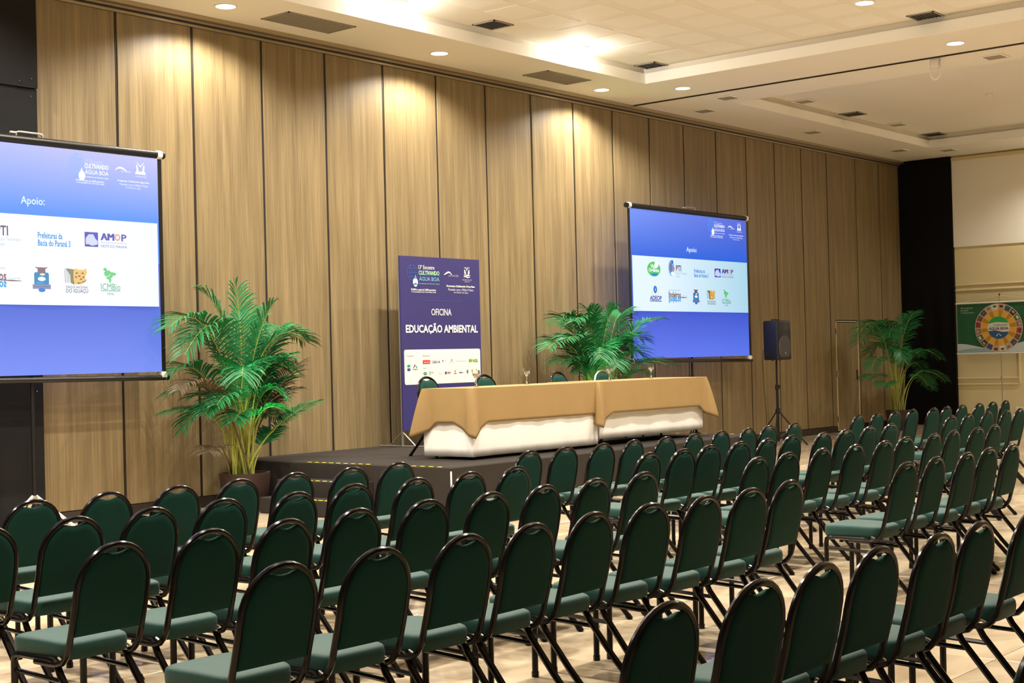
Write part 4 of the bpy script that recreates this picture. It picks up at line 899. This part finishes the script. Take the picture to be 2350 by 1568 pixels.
P1 = [(0.08, 0.05, 2.1, 0.0, 0.1, 2.62), (-0.55, -0.05, 2.55, -1.08, -0.1, 2.10), (-0.3, -0.12, 2.65, -1.0, -0.25, 1.80), (-0.12, 0.15, 2.42, -0.32, 0.3, 2.52), (0.45, 0.0, 2.27, 0.96, 0.0, 1.93), (0.22, -0.17, 2.26, 0.62, -0.35, 1.98),
      (-0.49, 0.05, 1.87, -0.92, 0.1, 1.60), (-0.7, -0.15, 1.72, -1.12, -0.3, 1.42), (0.45, 0.05, 1.35, 0.95, 0.1, 1.68), (0.45, -0.1, 1.04, 0.95, -0.2, 1.22), (-0.55, 0.05, 1.48, -0.75, 0.1, 0.98), (0.55, 0.12, 1.34, 1.0, 0.25, 1.37),
      (-0.42, -0.1, 0.84, -0.66, -0.2, 0.72), (0.10, -0.15, 2.1, 0.22, -0.3, 2.36), (0.38, 0.1, 1.96, 0.75, 0.2, 2.12), (0.34, 0.05, 0.8, 0.5, 0.1, 0.9), (-0.18, -0.17, 1.61, -0.66, -0.35, 1.24), (0.14, -0.17, 1.61, 0.30, -0.35, 1.30), (-0.14, 0.17, 2.07, -0.52, 0.35, 1.95), (0.31, 0.17, 1.86, 0.9, 0.35, 1.65), (0.1, -.2, 1.9, .42, -.3, 1.62), (-.35, -.1, 1.5, -.7, -.2, 1.15), (-.3, .1, 1.3, -.95, .2, 1.15), (-.25, .2, 1.7, -.85, .3, 1.35), (.3, -.1, 1.5, .55, -.2, 1.5), (.15, .2, 2.0, .4, .3, 2.3), (.25, .1, 1.6, .8, .2, 1.45), (.12, -.12, 1.35, .42, -.25, 1.12), (-.1, -.15, 1.3, -.36, -.28, 1.05), (.25, .1, 1.25, .62, .15, 1.02), (-.25, .1, 1.45, -.6, .2, 1.32), (.05, .15, 1.5, .2, .25, 1.45), (.2, -.1, 1.6, .5, -.2, 1.75), (-.1, -.2, 1.9, -.30, -.35, 1.55)]
P2 = [(-0.88, -0.1, 2.19, -1.5, -0.2, 1.8), (-0.56, 0.05, 2.5, -0.85, 0.1, 2.2), (-0.38, -0.1, 2.5, -0.85, -0.2, 2.2), (0.0, 0.05, 2.4, -0.12, 0.1, 2.36), (0.09, -0.12, 2.42, 0.1, -0.25, 2.38), (0.32, -0.05, 2.45, 0.55, -0.1, 2.30),
      (0.40, -0.28, 2.25, 0.95, -0.45, 2.22), (0.44, -0.15, 2.19, 0.75, -0.3, 1.92), (0.45, -0.17, 1.99, 0.65, -0.35, 1.66), (0.52, -0.2, 1.78, 1.27, -0.4, 1.51), (-0.63, 0.1, 2.06, -0.98, 0.2, 1.92), (-0.51, -0.05, 1.86, -1.12, -0.1, 1.58),
      (0.59, -0.15, 1.58, 0.84, -0.3, 1.37), (0.06, -0.2, 1.95, -0.1, -0.4, 1.5), (-0.66, -0.17, 2.18, -1.25, -0.35, 1.92), (-0.26, -0.2, 2.15, -0.5, -0.4, 1.65), (0.3, -0.2, 2.2, 0.35, -0.35, 1.75), (0.05, 0.1, 2.47, -0.27, 0.2, 2.10), (0.2, 0.0, 2.1, .5, -.1, 1.9), (-.3, 0, 2.0, -.6, -.1, 1.45), (.1, -.1, 1.9, .25, -.3, 1.4)]
P3 = [(-0.8, -0.05, 2.7, -1.95, -0.1, 1.95), (-0.48, 0.1, 2.6, -1.31, 0.2, 1.79), (-0.19, 0.05, 2.5, -0.95, 0.1, 2.15), (0.3, 0.0, 2.22, 0.95, 0.0, 2.45), (-0.41, -0.15, 2.5, -0.97, -0.3, 1.9), (0.8, -0.1, 2.0, 1.75, -0.2, 1.42),
      (0.76, -0.15, 1.5, 1.75, -0.3, 0.95), (1.0, 0.05, 1.4, 2.0, 0.1, 0.75), (-0.67, 0.05, 1.34, -1.25, 0.1, 1.07), (-1.0, -0.1, 1.87, -1.6, -0.2, 1.27), (-0.8, -0.15, 1.17, -1.3, -0.3, 0.93), (0.91, 0.1, 1.68, 1.7, 0.2, 1.19), (0.55, -0.15, 1.4, 0.8, -0.3, 0.9),
      (-0.24, -0.15, 2.04, -0.4, -0.3, 1.45), (-0.21, 0.15, 2.05, -0.6, 0.3, 1.61), (.3, -.1, 1.9, .7, -.2, 1.5)]
palm(10.77, -.8, 'tall potted palm in brown pot left of the stage', P1, 1, potr=.29, dry=(7, 8, 11, 12))
palm(17.85, -.68, 'potted palm behind the stage tables, fronds overlapping the small screen', P2, 2, potr=.28)
palm(27.9, -.9, 'dark potted palm beside the black drape at the far end', P3, 3, potr=.25, poth=.42, extra=14)
